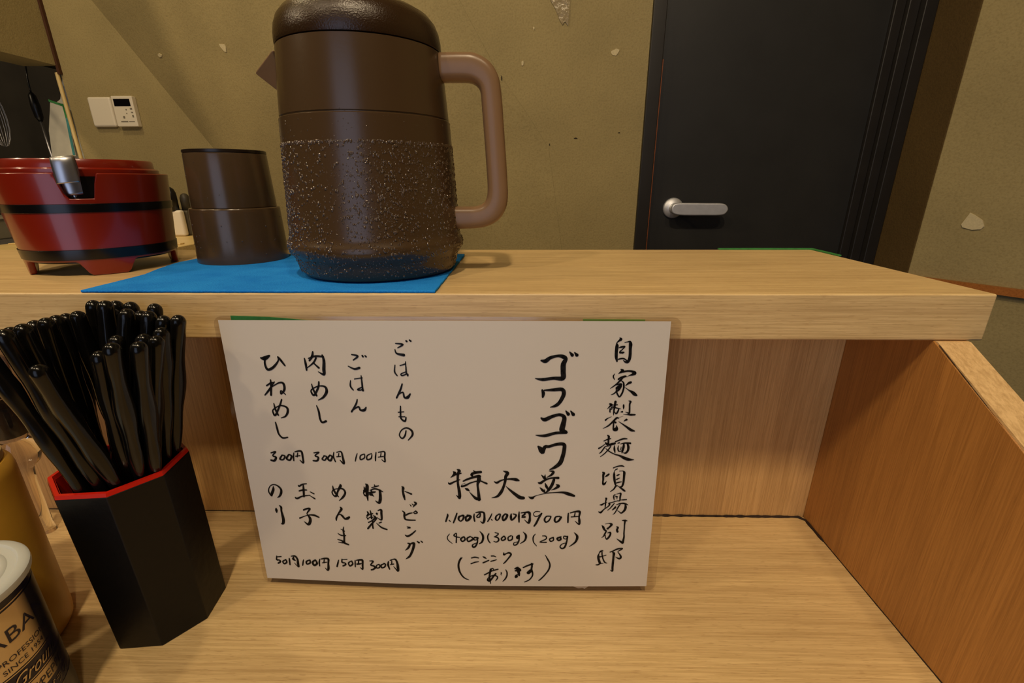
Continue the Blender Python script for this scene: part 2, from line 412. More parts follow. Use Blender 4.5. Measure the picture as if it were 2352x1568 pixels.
# room behind the camera
wf = []
struct(box('wall_front', (-2.65, -1.15, -1.90, -1.84, 0.0, 2.42), M_PLASTER))
f2 = box('wall_panel', (0.45, 2.65, -1.90, -1.84, 0.0, 2.42), M_PLASTER); f2.name = 'wall_front_right'; struct(f2)
f3 = box('wall_front_lintel', (-1.15, 0.45, -1.90, -1.84, 2.05, 2.42), M_PLASTER); struct(f3)
struct(box('wall_side_left', (-2.70, -2.64, -1.90, -0.90, 0.0, 2.42), M_PLASTER))
wi = box('window_1', (-1.15, 0.45, -1.92, -1.90, 0.0, 2.05), simple('frosted_daylit_pane', lin((150, 160, 185)), 0.5)); struct(wi)
for nm, bb in [('stile', (-1.15, -1.10, -1.89, -1.85, 0.0, 2.05)), ('stile', (0.40, 0.45, -1.89, -1.85, 0.0, 2.05)), ('rail', (-1.10, 0.40, -1.89, -1.85, 2.0, 2.05))]:
    box(nm, bb, M_FRAME, wi)

# chips and marks in the plaster, children of the wall they are in
def chip(name, pts, wall, depth=0.0012, mat=None, Y=None, label=None):
    """pts: outline as (x, y, z) on the wall face; made slightly proud"""
    c = sum((Vector(p) for p in pts), Vector())/len(pts)
    nrm = (Vector(pts[1])-Vector(pts[0])).cross(Vector(pts[2])-Vector(pts[0])).normalized()
    if nrm.dot(Vector((0, 0, 1.055))-c) < 0: nrm = -nrm
    n = len(pts)
    V = [Vector(p)-nrm*0.001 for p in pts] + [Vector(p)*0.94+c*0.06+nrm*depth for p in pts]
    Fc = [tuple(range(n))[::-1], tuple(range(n, 2*n))] + [(i, (i+1) % n, n+(i+1) % n, n+i) for i in range(n)]
    o = link_mesh(name, mesh(name, V, Fc), mat or M_CHIP); o.parent = wall
    if label: o['label'] = label
    return o
def blob(cx, cz, rx, rz, n=9, seed=1, jag=0.35, rot=0.0):
    r_ = random.Random(seed); out = []
    for k in range(n):
        a = 2*PI*k/n; q = 1+r_.uniform(-jag, jag)
        x, z = rx*q*math.cos(a), rz*q*math.sin(a)
        out.append((cx+x*math.cos(rot)-z*math.sin(rot), cz+x*math.sin(rot)+z*math.cos(rot)))
    return out
for cx, cz, rx, rz, sd, mt in [(0.1997, 1.3151, .010, .006, 1, M_CHIP), (0.0006, 1.2961, .002, .006, 2, M_CHIP), (0.0244, 1.3607, .002, .003, 3, M_CHIP),
                               (0.1218, 1.1462, .005, .0012, 4, M_MARK), (-0.0451, 1.2671, .001, .005, 5, M_MARK), (0.2190, 1.157, .002, .001, 6, M_MARK), (0.063, 1.133, .001, .0025, 8, M_MARK)]:
    chip('plaster_chip', [(x, 1.15, z) for x, z in blob(cx, cz, rx, rz, seed=sd)], wb, mat=mt)
def slant_pt(x, z):
    for i in range(len(rows)-1):
        if rows[i][1] <= z <= rows[i+1][1]:
            t = (z-rows[i][1])/(rows[i+1][1]-rows[i][1])
            xa = rows[i][0]+(rows[i+1][0]-rows[i][0])*t; xb = rows[i][2]+(rows[i+1][2]-rows[i][2])*t
            u = (x-xa)/(xb-xa)
            return (x, 1.15+0.30*max(0, 1-u/0.985)**1.35, z)
for pts in [[(-.759, 1.381), (-.741, 1.379), (-.739, 1.372), (-.742, 1.362), (-.748, 1.364), (-.756, 1.374)],
            [(-.982, 1.379), (-.975, 1.382), (-.966, 1.377), (-.970, 1.373), (-.979, 1.373)]]:
    chip('plaster_chip', [slant_pt(x, z) for x, z in pts], ws, depth=0.0016)
def rwp(px): return px
chip('plaster_chip', [(.8783, .9720, .9700), (.8800, .9697, .9640), (.8888, .9567, .9600), (.8965, .9453, .9620), (.8985, .9424, .9680), (.8955, .9468, .9800), (.8880, .9579, .9890), (.8830, .9652, .9935)], wr, depth=0.002, label='large pale chip in the plaster of the skewed wall')
# clear tape remnant hanging at the top of the door wall
tp = prism('tape_remnant', [(.050, 1.43), (.098, 1.43), (.0985, 1.388), (.097, 1.364), (.090, 1.372), (.085, 1.366), (.079, 1.374), (.070, 1.394), (.060, 1.408)], 'y', 1.1480, 1.1488,
           simple('yellowed_clear_tape', lin((176, 158, 118)), 0.2, trans=0.4, bump=(90, 0.8, 0.002)))
tag(tp, 'crumpled yellowed clear tape remnant stuck high on the wall left of the black door', 'tape')

# ---------------------------------------------------------------- the black door
door = box('door_1', (0.3030, 0.7716, 1.158, 1.195, 0.0, 2.0), M_DOOR, bevel=0.001); struct(door)
for i, bb in enumerate([(0.2722, 0.3008, 1.1405, 1.20, 0.0, 2.02), (0.7716, 0.7930, 1.150, 1.20, 0.0, 2.0), (0.7930, 0.8150, 1.140, 1.20, 0.0, 2.0), (0.8150, 0.8405, 1.125, 1.20, 0.0, 2.02)]):
    o = box('door_jamb', bb, M_FRAME, bevel=0.002); o.parent = door
o = box('door_jamb_edge', (0.3008, 0.3030, 1.1435, 1.158, 0.0, 1.30), M_RAWWOOD); o.parent = door; o['label'] = 'sliver of bare orange wood along the jamb'
o = box('door_header', (0.3008, 0.8405, 1.145, 1.20, 2.0, 2.02), M_FRAME); o.parent = door
# lever handle: round rose, neck, flat lever
hx, hz = 0.3600, 0.9925
V, Fc = lathe([(0, 0), (0.0235, 0), (0.0235, 0.004), (0.0215, 0.007), (0.013, 0.010), (0.0105, 0.011), (0.0105, 0.030), (0, 0.030)], n=40)
me = mesh('door_handle', [(hx+v[0], 1.158-v[2], hz+v[1]) for v in V], Fc)
bm = bmesh.new(); bm.from_mesh(me); bmesh.ops.recalc_face_normals(bm, faces=bm.faces); bm.to_mesh(me); bm.free()
M_SATIN = simple('satin_steel', lin((225, 228, 238)), 0.5, metal=0.75, vary=0.15, vscale=60)
dh = link_mesh('door_handle', me, M_SATIN, smooth=True); dh.parent = door
for e in dh.data.edges: pass
lev = []
for x, z0, z1 in [(-.012, -.006, .006)]: pass
pl = catmull([(-.014, 0.000), (-.012, .0095), (-.002, .0142), (.030, .0145), (.070, .0140), (.098, .0136), (.110, .0095), (.1150, 0.0), (.109, -.0100), (.096, -.0132), (.060, -.0135), (.010, -.0130), (-.009, -.009)], 5, closed=True)
lv = prism('lever', [(hx+x, hz-.0015+z) for x, z in pl], 'y', 1.117, 1.128, M_SATIN, bevel=0.003, segs=3); lv.parent = dh

# ---------------------------------------------------------------- wall fixtures
sw = empty('switch_plate', (-1.1945, 1.45, 1.2437), 'blank white rounded switch plate on the wall left of the remote panel', 'switch')
box('plate', (-1.2290, -1.1625, 1.437, 1.4498, 1.2050, 1.2825), M_WHITEPL, sw, bevel=0.006, segs=4)
rp = empty('remote_panel', (-1.126, 1.45, 1.244), 'white wall remote panel with a dark display right of the blank plate', 'remote')
box('casing', (-1.1560, -1.0960, 1.434, 1.4498, 1.2050, 1.2835), M_WHITEPL, rp, bevel=0.002, segs=3)
box('display', (-1.1500, -1.1040, 1.4332, 1.4342, 1.2575, 1.2760), M_SCREEN, rp)
k = 0
for bx, bz, bw, bh in [(-1.121, 1.247, .003, .003), (-1.122, 1.238, .003, .002), (-1.108, 1.249, .006, .004), (-1.107, 1.240, .005, .003), (-1.106, 1.229, .004, .006), (-1.133, 1.226, .005, .006)]:
    box('button_mark', (bx, bx+bw, 1.4333, 1.4342, bz, bz+bh), M_PRINT, rp)
box('printed_line', (-1.142, -1.122, 1.4334, 1.4342, 1.2165, 1.2195), M_PRINT, rp)
box('printed_line', (-1.119, -1.103, 1.4334, 1.4342, 1.2170, 1.2190), M_PRINT, rp)

# ---------------------------------------------------------------- things in the kitchen opening
nt_ = empty('notice', (-1.365, 1.468, 1.20), 'pale taped notice sheet hanging in the kitchen opening at the far left', 'notice')
prism('sheet', [(-1.363, 1.2764), (-1.3197, 1.2637), (-1.3341, 1.1292), (-1.4064, 1.1271), (-1.3931, 1.1984)], 'y', 1.468, 1.4695, M_NOTICE, nt_)
prism('green_tape', [(-1.366, 1.281), (-1.330, 1.269), (-1.330, 1.263), (-1.366, 1.275)], 'y', 1.4665, 1.4678, M_GREENTAPE, nt_)
prism('green_tape', [(-1.330, 1.270), (-1.3190, 1.265), (-1.3235, 1.232), (-1.331, 1.233)], 'y', 1.4665, 1.4678, M_GREENTAPE, nt_)
prism('teal_tape', [(-1.331, 1.233), (-1.3235, 1.232), (-1.3345, 1.132), (-1.341, 1.132)], 'y', 1.4665, 1.4678, M_TEALTAPE, nt_)
rl = tube('utensil_rail', [(-1.45, 0.9, 1.392), (-1.45, 1.778, 1.392)], 0.005, M_DARKSTEEL, n=8); tag(rl, 'dark utensil rail crossing the kitchen opening under the soffit', 'rail')
sp = empty('hanging_spatula', (-1.45, 1.51, 1.39), 'long steel spatula with black grip hanging in the kitchen opening', 'spatula')
tube('hook', [(-1.45, 1.510, 1.398), (-1.452, 1.520, 1.385), (-1.45, 1.510, 1.345), (-1.445, 1.503, 1.322), (-1.45, 1.508, 1.305)], 0.0022, M_BLACKPL, sp, n=6)
tube('grip', [(-1.45, 1.508, 1.306), (-1.45, 1.508, 1.298), (-1.449, 1.508, 1.27), (-1.448, 1.508, 1.24), (-1.447, 1.508, 1.228)], [0.004, 0.009, 0.0115, 0.010, 0.005], M_BLACKPL, sp, n=12)
tube('shaft', [(-1.447, 1.508, 1.232), (-1.445, 1.508, 1.10), (-1.443, 1.508, 0.99)], [0.0035, 0.0035, 0.003], M_STEEL, sp, n=8)
prism('blade', [(-1.475, 0.99), (-1.412, 0.99), (-1.405, 0.90), (-1.482, 0.90)], 'y', 1.506, 1.509, M_STEEL, sp)
sp2 = empty('hanging_whisk', (-1.47, 1.40, 1.39), 'wire whisk hanging left of the spatula in the dark kitchen', 'whisk')
tube('grip', [(-1.47, 1.40, 1.392), (-1.47, 1.40, 1.36), (-1.468, 1.40, 1.30)], [0.003, 0.006, 0.007], M_BLACKPL, sp2, n=8)
for k in range(5):
    a = k*PI/5
    pts = [(-1.468+0.022*math.sin(q)*math.cos(a), 1.40+0.022*math.sin(q)*math.sin(a), 1.30-0.075*(1-math.cos(q))) for q in [j*PI/8*1.0 for j in range(17)]]
    tube('wire', pts, 0.0009, M_STEEL, sp2, n=5)
lad2 = empty('hanging_ladle', (-1.62, 1.42, 1.36), 'black handled ladle hanging deep in the dark kitchen at far left', 'ladle')
tube('shaft', [(-1.62, 1.42, 1.392), (-1.62, 1.42, 1.10)], 0.007, M_BLACKPL, lad2, n=8)
lathe_obj('bowl', [(0, 1.055), (0.02, 1.058), (0.035, 1.07), (0.040, 1.09), (0.042, 1.10), (0.040, 1.10), (0.033, 1.072), (0, 1.060)], (-1.62, 1.46), M_BLACKPL, lad2, n=24)
# worktop, cutting board, appliance
ct = empty('prep_counter', (-1.1, 1.2, 0.0), 'steel kitchen prep counter behind the wooden shelf, far left', 'counter')
box('worktop', (-2.60, -0.74, 0.80, 1.435, 0.862, 0.900), M_STEEL, ct, bevel=0.003)
box('cabinet', (-2.60, -0.78, 0.86, 1.43, 0.10, 0.862), M_DARKSTEEL, ct)
for xx in (-2.5, -0.85): box('leg', (xx, xx+0.05, 0.9, 0.95, 0.0, 0.10), M_DARKSTEEL, ct)
cb = empty('cutting_board', (-0.95, 1.05, 0.90), 'pale wooden cutting board seen in the gap between red tub and cups', 'cutting board')
box('board', (-1.18, -0.745, 0.955, 1.30, 0.9003, 0.9220), M_BOARD, cb, bevel=0.002)
box('batten', (-1.16, -0.765, 1.040, 1.055, 0.9221, 0.9250), M_BOARD, cb, bevel=0.001)
ap = empty('kitchen_appliance', (-0.93, 1.24, 0.9221), 'small white kitchen appliance with black grips between red tub and cups', 'appliance')
box('front_cover', (-1.02, -0.8665, 1.205, 1.222, 0.9222, 0.987), M_WHITEPL, ap, bevel=0.006, segs=3)
box('housing', (-1.018, -0.8600, 1.222, 1.285, 0.9222, 0.986), simple('housing_painted_shade', lin((70, 62, 44)), 0.5), ap, bevel=0.006, segs=3)  # white body's shadowed side, its shade painted as a dark colour
tube('grip', [(-0.889, 1.215, 0.985), (-0.889, 1.215, 1.028), (-0.889, 1.215, 1.038), (-0.889, 1.215, 1.043)], [0.0125, 0.0125, 0.009, 0.003], M_BLACKPL, ap, n=16)
tube('grip', [(-0.872, 1.24, 0.985), (-0.872, 1.24, 1.016), (-0.872, 1.24, 1.024), (-0.872, 1.24, 1.027)], [0.0115, 0.0115, 0.008, 0.003], M_DARKSTEEL, ap, n=16)
sb = empty('steel_container', (-1.78, 1.35, 0.90), 'grey steel food container on the prep counter under the dark opening', 'container')
box('body', (-1.95, -1.50, 1.30, 1.42, 0.9002, 0.955), simple('grey_tray', lin((130, 122, 100)), 0.5), sb, bevel=0.004)
box('rim', (-1.96, -1.49, 1.29, 1.43, 0.955, 0.962), simple('grey_tray_rim', lin((165, 158, 135)), 0.4), sb, bevel=0.002)

# ---------------------------------------------------------------- wooden counter with niche
rc = empty('service_counter', (-0.3, 0.2, 0.0), 'pale wooden dining counter with a niche under its raised shelf', 'counter')
box('worktop', (-1.10, 0.2902, -0.06, 0.3845, 0.715, 0.7530), M_WOOD_X, rc, bevel=0.0012)
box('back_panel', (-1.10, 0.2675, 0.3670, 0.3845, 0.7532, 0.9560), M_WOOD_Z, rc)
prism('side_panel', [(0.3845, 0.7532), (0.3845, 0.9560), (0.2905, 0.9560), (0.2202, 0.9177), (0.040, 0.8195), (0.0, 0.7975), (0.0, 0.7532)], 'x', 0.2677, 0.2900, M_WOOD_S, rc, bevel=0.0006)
prism('edge_band', [(0.2903, 0.9560), (0.2200, 0.9175), (0.040, 0.8193), (0.0, 0.7973), (-0.0008, 0.7985), (0.0392, 0.8207), (0.2192, 0.9189), (0.2880, 0.9560)], 'x', 0.2684, 0.2894, M_WOOD_Y, rc)
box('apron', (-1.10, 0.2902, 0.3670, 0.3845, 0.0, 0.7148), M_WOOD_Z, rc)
# dark grime/sealant in the joints, built as an irregular bead
def bead(pts, r, name, parent, seed):
    rr = random.Random(seed); P, R = [], []
    for a, b in zip(pts[:-1], pts[1:]):
        L = (Vector(b)-Vector(a)).length; n = max(2, int(L/0.003))
        for k in range(n):
            P.append(Vector(a).lerp(Vector(b), k/n)); R.append(r*rr.uniform(0.55, 1.2))
    P.append(Vector(pts[-1])); R.append(r*0.6)
    return tube(name, P, R, M_GUNK, parent, n=6)
bead([(0.085, 0.3668, 0.7533), (0.262, 0.3668, 0.7533), (0.2672, 0.3620, 0.7533), (0.2676, 0.335, 0.7533)], 0.0016, 'sealant_bead', rc, 1)
bead([(0.2676, 0.345, 0.7532), (0.2676, 0.05, 0.7532)], 0.00045, 'sealant_bead', rc, 2)
bead([(-0.60, 0.3668, 0.7532), (0.085, 0.3668, 0.7532)], 0.00055, 'sealant_bead', rc, 3)
bead([(0.2681, 0.286, 0.9545), (0.2681, 0.2202, 0.9170), (0.2681, 0.06, 0.8298)], 0.00022, 'sealant_bead', rc, 5)
sh = empty('raised_shelf', (-0.4, 0.39, 0.9562), 'long pale wooden shelf board above the niche, holding jug, cups and tub', 'shelf')
box('board', (-1.20, 0.2985, 0.2900, 0.4906, 0.9562, 0.9870), M_WOOD_X, sh, bevel=0.0014, segs=3)
for a, nm, lab, pts in [
    (0, 'masking_tape', 'green masking tape along the rear edge of the shelf, before the door', [(0.2036, 0.4875), (0.285, 0.4878), (0.296, 0.4882), (0.2975, 0.4830), (0.2978, 0.4450), (0.3000, 0.4440), (0.3003, 0.4915), (0.240, 0.4925), (0.2036, 0.4915)]),
]:
    o = prism(nm, pts, 'z', 0.9872, 0.9884, M_GREENTAPE); tag(o, lab, 'tape')

# ---------------------------------------------------------------- blue cloth
def cloth():
    out = [(-.2868, .2906), (-.2862, .315), (-.2870, .345), (-.2940, .368), (-.2998, .395), (-.2975, .423), (-.290, .446), (-.2241, .4485), (-.150, .447), (-.0545, .449), (-.0548, .352), (-.0551, .2908)]
    dense = []
    for a, b in zip(out, out[1:]+out[:1]):
        L = math.hypot(b[0]-a[0], b[1]-a[1]); n = max(1, int(L/0.004))
        for k in range(n):
            t = k/n; x = a[0]+(b[0]-a[0])*t; y = a[1]+(b[1]-a[1])*t
            dense.append((x+random.uniform(-.00025, .00025), y+random.uniform(-.0002, .0002)))
    o = prism('blue_cloth', dense, 'z', 0.98705, 0.9888, M_BLUE, bevel=0.0006)
    return tag(o, 'bright blue microfibre cloth on the shelf under jug and cups', 'cloth')
cloth()

# ---------------------------------------------------------------- water jug
JC = (-.1115, .3674)
jug = empty('water_jug', (JC[0], JC[1], .9889), 'large smoked brown plastic water jug with handle, beaded with condensation', 'jug')
outer = [(0, .9892), (.0500, .9892), (.0560, .9900), (.0585, .9930), (.0602, .9990), (.0612, 1.0030), (.0632, 1.0050), (.0650, 1.0085), (.0655, 1.0110), (.0648, 1.0140), (.0632, 1.0162), (.0628, 1.0200),
         (.0622, 1.0320), (.0607, 1.0600), (.0597, 1.0780), (.0588, 1.0948), (.0583, 1.0952), (.0577, 1.0954), (.0577, 1.0960), (.0581, 1.0964), (.0580, 1.0975), (.0565, 1.1180), (.0546, 1.1378)]
inner = [(.0530, 1.1375), (.0548, 1.1180), (.0563, 1.0975), (.0590, 1.0600), (.0604, 1.0300), (.0590, 1.0050), (.0565, .9960), (.0500, .9930), (0, .9925)]
lathe_obj('body', outer + inner, JC, M_JUG, jug, n=96)
lathe_obj('strainer_insert', [(.0540, 1.1370), (.0545, 1.1160), (.0555, 1.1000), (.0555, 1.0965), (.0535, 1.0960), (.0530, 1.1000), (.0522, 1.1160), (.0515, 1.1370)], JC, M_INSERT, jug, n=64, closed=True)
lathe_obj('water', [(0, .9932), (.0498, .9937), (.0560, .9966), (.0584, 1.0052), (.0598, 1.0300), (.0588, 1.0560), (.0581, 1.0700), (.0578, 1.0702), (0, 1.0700)], JC, M_WATER, jug, n=64)
lathe_obj('lid', [(0, 1.1400), (.040, 1.1392), (.0530, 1.1384), (.0545, 1.1387), (.0549, 1.1400), (.0547, 1.1450), (.0538, 1.1500), (.0518, 1.1548), (.0482, 1.1590), (.0425, 1.1622), (.0330, 1.1645), (.0200, 1.1658), (0, 1.1662)], JC, M_JUGLID, jug, n=96)
# spout: V shaped beak on the left
T = Vector((JC[0]-.0765, JC[1]-.002, 1.1268))
sv = [T, Vector((JC[0]-.0530, JC[1]-.019, 1.1375)), Vector((JC[0]-.0530, JC[1]+.019, 1.1375)), Vector((JC[0]-.0545, JC[1], 1.1090)), Vector((JC[0]-.052, JC[1], 1.1375)), T+Vector((.004, 0, .0025))]
me = mesh('spout', sv, [(0, 1, 3), (0, 3, 2), (0, 5, 1), (0, 2, 5), (5, 4, 1), (5, 2, 4), (1, 4, 3), (4, 2, 3)])
bm = bmesh.new(); bm.from_mesh(me); bmesh.ops.recalc_face_normals(bm, faces=bm.faces); bm.to_mesh(me); bm.free()
link_mesh('spout', me, M_HANDLE, jug, bevel=0.0012, segs=3, angle=20)
# handle: bent band with rounded section
hp = [((.0545, 1.1383), (.0550, 1.1205)), ((.0700, 1.1385), (.0680, 1.1205)), ((.0790, 1.1378), (.0755, 1.1200)), ((.0880, 1.1335), (.0800, 1.1175)),
      ((.0940, 1.1262), (.0822, 1.1135)), ((.0968, 1.1150), (.0829, 1.1050)), ((.0990, 1.0850), (.0842, 1.0850)), ((.1008, 1.0560), (.0858, 1.0560)),
      ((.1010, 1.0420), (.0858, 1.0470)), ((.0985, 1.0330), (.0845, 1.0420)), ((.0930, 1.0260), (.0815, 1.0385)), ((.0840, 1.0218), (.0765, 1.0370)),
      ((.0740, 1.0205), (.0700, 1.0368)), ((.0610, 1.0203), (.0605, 1.0368))]
hp = catmull([o_+i_ for o_, i_ in hp], 5)
V, Fc = [], []; K = 24
for ox, oz, ix, iz in hp:
    cx, cz = (ox+ix)/2, (oz+iz)/2; dx, dz = (ox-ix)/2, (oz-iz)/2
    for k in range(K):
        t = 2*PI*k/K; e = 0.62
        c_ = math.copysign(abs(math.cos(t))**e, math.cos(t)); s_ = math.copysign(abs(math.sin(t))**e, math.sin(t))
        V.append((JC[0]+cx+dx*c_, JC[1]+.0092*s_, cz+dz*c_))
for j in range(len(hp)-1):
    for k in range(K): Fc.append((j*K+k, j*K+(k+1) % K, (j+1)*K+(k+1) % K, (j+1)*K+k))
Fc.append(tuple(range(K))[::-1]); Fc.append(tuple(range((len(hp)-1)*K, len(hp)*K)))
me = mesh('handle', V, Fc)
bm = bmesh.new(); bm.from_mesh(me); bmesh.ops.recalc_face_normals(bm, faces=bm.faces); bm.to_mesh(me); bm.free()
link_mesh('handle', me, M_HANDLE, jug, smooth=True)
# condensation beads
def drops(name, n, seed, zr, prof, c, mat, parent, ang0, ang1, rmin, rmax, clump=1.0):
    rr = random.Random(seed); V, Fc = [], []
    def rad(z):
        for (r0, z0), (r1, z1) in zip(prof[:-1], prof[1:]):
            if z0 <= z <= z1: return r0+(r1-r0)*(z-z0)/(z1-z0+1e-9)
        return prof[-1][0]
    cl = [(rr.uniform(ang0, ang1), rr.uniform(*zr)) for _ in range(22)]
    made = 0
    while made < n:
        if rr.random() < clump:
            q = rr.choice(cl); a = rr.gauss(q[0], .22); z = rr.gauss(q[1], .016)
        else:
            a = rr.uniform(ang0, ang1); z = rr.uniform(*zr)
        if not (ang0 < a < ang1 and zr[0] < z < zr[1]): continue
        r = rmin+(rmax-rmin)*rr.random()**3
        R = rad(z)
        nrm = Vector((math.cos(a), math.sin(a), 0)); tx = Vector((-math.sin(a), math.cos(a), 0)); tz = Vector((0, 0, 1))
        p = Vector((c[0], c[1], z)) + nrm*(R-0.00005)
        b = len(V); K = 7; h = r*0.72; sx = rr.uniform(.8, 1.1); sz = rr.uniform(.9, 1.35)
        for rrr, hh in ((1, 0), (.86, .55), (.5, .88)):
            for k in range(K):
                t = 2*PI*k/K
                V.append(p + tx*math.cos(t)*r*rrr*sx + tz*math.sin(t)*r*rrr*sz + nrm*h*hh)
        V.append(p + nrm*h)
        for L in range(2):
            for k in range(K):
                k2 = (k+1) % K; Fc.append((b+L*K+k, b+L*K+k2, b+(L+1)*K+k2, b+(L+1)*K+k))
        for k in range(K): Fc.append((b+2*K+k, b+2*K+(k+1) % K, b+3*K))
        made += 1
    o = link_mesh(name, mesh(name, V, Fc), mat, parent, smooth=True); o['kind'] = 'stuff'
    return o
jp = [(r, z) for r, z in outer if r > 0.01]
drops('condensation_beads', 6800, 11, (.992, 1.0790), jp, JC, M_DROP, jug, -3.3, 0.9, .00022, .00105, .5)
drops('condensation_beads', 520, 12, (1.0776, 1.0792), jp, JC, M_DROP, jug, -3.3, 0.9, .0004, .0009, 0)
drops('condensation_beads', 120, 13, (1.080, 1.097), jp, JC, M_DROP, jug, -3.3, 0.9, .0002, .0005, 0)

# ---------------------------------------------------------------- two upturned cups, stacked
CC = (-.2514, .4194)
lo = empty('plastic_cup', (CC[0], CC[1], .9889), 'smoked brown plastic cup upside down on the blue cloth, lower of the stack', 'cup', 'upturned cups stacked beside the jug')
lathe_obj('body', [(.0365, .9889), (.0366, .9900), (.0352, 1.0325), (.0350, 1.0335), (.0344, 1.0340), (.0300, 1.0342), (.0292, 1.0400), (.0288, 1.0480), (.0280, 1.0490), (0, 1.0490),
                   (0, 1.0470), (.0268, 1.0470), (.0278, 1.0330), (.0332, 1.0310), (.0338, 1.0250), (.0349, .9889)], CC, M_CUP, lo, n=72)
hi_ = empty('plastic_cup', (CC[0], CC[1], 1.0343), 'smoked brown plastic cup upside down on top of the other cup', 'cup', 'upturned cups stacked beside the jug')
lathe_obj('body', [(.0328, 1.0345), (.0329, 1.0355), (.0312, 1.0760), (.0308, 1.0772), (.0290, 1.0772), (0, 1.0772), (0, 1.0757), (.0292, 1.0755), (.0300, 1.0700), (.0313, 1.0345)], CC, M_CUP, hi_, n=72)
lathe_obj('foot_ring', [(.0302, 1.0770), (.0313, 1.0775), (.0311, 1.0795), (.0306, 1.0798), (.0290, 1.0797), (.0288, 1.0774)], CC, M_CUPRING, hi_, n=72, closed=True)
for par, pr, zr, sd, nn in [(lo, [(.0366, .990), (.0352, 1.0325)], (.992, 1.031), 3, 60), (hi_, [(.0329, 1.0355), (.0312, 1.0760)], (1.037, 1.074), 4, 26)]:
    drops('water_beads', nn, sd, zr, pr, CC, M_DROP, par, -2.6, 0.4, .0002, .0007, 0.3)

# ---------------------------------------------------------------- red lacquer tub
TC = (-.3527, .3902); FA = math.radians(-47.9)
tub = empty('lacquer_tub', (TC[0], TC[1], .987), 'red lacquer tub with two black bands and small feet at left of the shelf', 'tub')
def tub_wall():
    n = 144; V, Fc = [], []
    def smooth(x): x = max(0, min(1, x)); return x*x*(3-2*x)
    def zb(a):   # feet at 0,90,180,270 from the camera direction
        d = abs(((a + PI/4) % (PI/2)) - PI/4)
        return .9872 + .0108*smooth((d-.22)/.16)
    def zt(a):   # ladle notch left of the front
        d = abs((a + .095 + PI) % (2*PI) - PI)
        return 1.0612 - .0175*(1-smooth((d-.140)/.075))
    zs = [0, .08, .2, .45, .7, .85, .93, 1]
    def rz(z): return .0490+(.0556-.0490)*max(0, (z-.987)/.074)
    rows_ = []
    for f in zs:
        row = []
        for k in range(n):
            a = 2*PI*k/n; z = zb(a)+(zt(a)-zb(a))*f; r = rz(z)
            row.append(len(V)); V.append((TC[0]+r*math.cos(a+FA), TC[1]+r*math.sin(a+FA), z))
        rows_.append(row)
    for f in zs[::-1]:
        row = []
        for k in range(n):
            a = 2*PI*k/n; z = zb(a)+(zt(a)-zb(a))*f; r = rz(z)-.0042
            row.append(len(V)); V.append((TC[0]+r*math.cos(a+FA), TC[1]+r*math.sin(a+FA), z))
        rows_.append(row)
    m = len(rows_)
    for i in range(m):
        A, B = rows_[i], rows_[(i+1) % m]
        for k in range(n): Fc.append((A[k], A[(k+1) % n], B[(k+1) % n], B[k]))
    o = link_mesh('wall', mesh('tub_wall', V, Fc), M_LACQ_RED, tub, bevel=0.0008, segs=2, angle=50)
tub_wall()
lathe_obj('floor_disc', [(0, .9965), (.0462, .9965), (.0464, .9990), (0, .9990)], TC, M_LACQ_BLACK, tub, n=48)
def rz(z): return .0490+(.0556-.0490)*max(0, (z-.987)/.074)
for z0, z1 in [(1.0337, 1.0402), (.9992, 1.0073)]:
    lathe_obj('band', [(rz(z0)-.0003, z0), (rz(z0)+.0006, z0+.0004), (rz(z1)+.0006, z1-.0004), (rz(z1)-.0003, z1)], TC, M_LACQ_BLACK, tub, n=96)
lathe_obj('lid', [(0, 1.0560), (.0490, 1.0560), (.0500, 1.0575), (.0500, 1.0640), (.0482, 1.0648), (.0472, 1.0652), (.0468, 1.0700), (.0460, 1.0712), (.0452, 1.0708), (0, 1.0700)], TC, M_LACQ_RED, tub, n=80)
lathe_obj('inner_liner', [(.0505, 1.0440), (.0508, 1.0590), (.0502, 1.0590), (.0498, 1.0440)], TC, M_LACQ_BLACK, tub, n=64, closed=True)
ld = empty('serving_ladle', (TC[0], TC[1], 1.05), 'small stainless ladle with folded handle rising from the notch of the red tub', 'ladle')
def radial(r, z, s):
    a = math.radians(-57.0)
    return (TC[0]+r*math.cos(a)-s*math.sin(a), TC[1]+r*math.sin(a)+s*math.cos(a), z)
lp = catmull([(.0515, 1.0460), (.0520, 1.0560), (.0528, 1.0660), (.0550, 1.0712), (.0578, 1.0712), (.0592, 1.0680), (.0596, 1.0600), (.0594, 1.0545)], 4)
V, Fc = [], []
NW = 10
for r, z in lp:
    for k in range(NW+1):
        s = (k/NW-.5)*.0125
        V.append(radial(r-(s/.0065)**2*.0022, z+s*0.12, s))
for i in range(len(lp)-1):
    for k in range(NW): a = i*(NW+1)+k; Fc.append((a, a+1, a+NW+2, a+NW+1))
o = link_mesh('handle', mesh('ladle_handle', V, Fc), M_STEEL, ld, smooth=True)
s_ = o.modifiers.new('t', 'SOLIDIFY'); s_.thickness = 0.0008
tube('stem', [radial(.0505, 1.0465, 0), radial(.040, 1.035, 0), radial(.025, 1.012, 0)], 0.0014, M_STEEL, ld, n=8)
lathe_obj('scoop', [(0, 1.0010), (.008, 1.0020), (.012, 1.0060), (.0135, 1.0110), (.0127, 1.0110), (.011, 1.0070), (0, 1.0022)], (TC[0]+.012, TC[1]-.018), M_STEEL, ld, n=24)

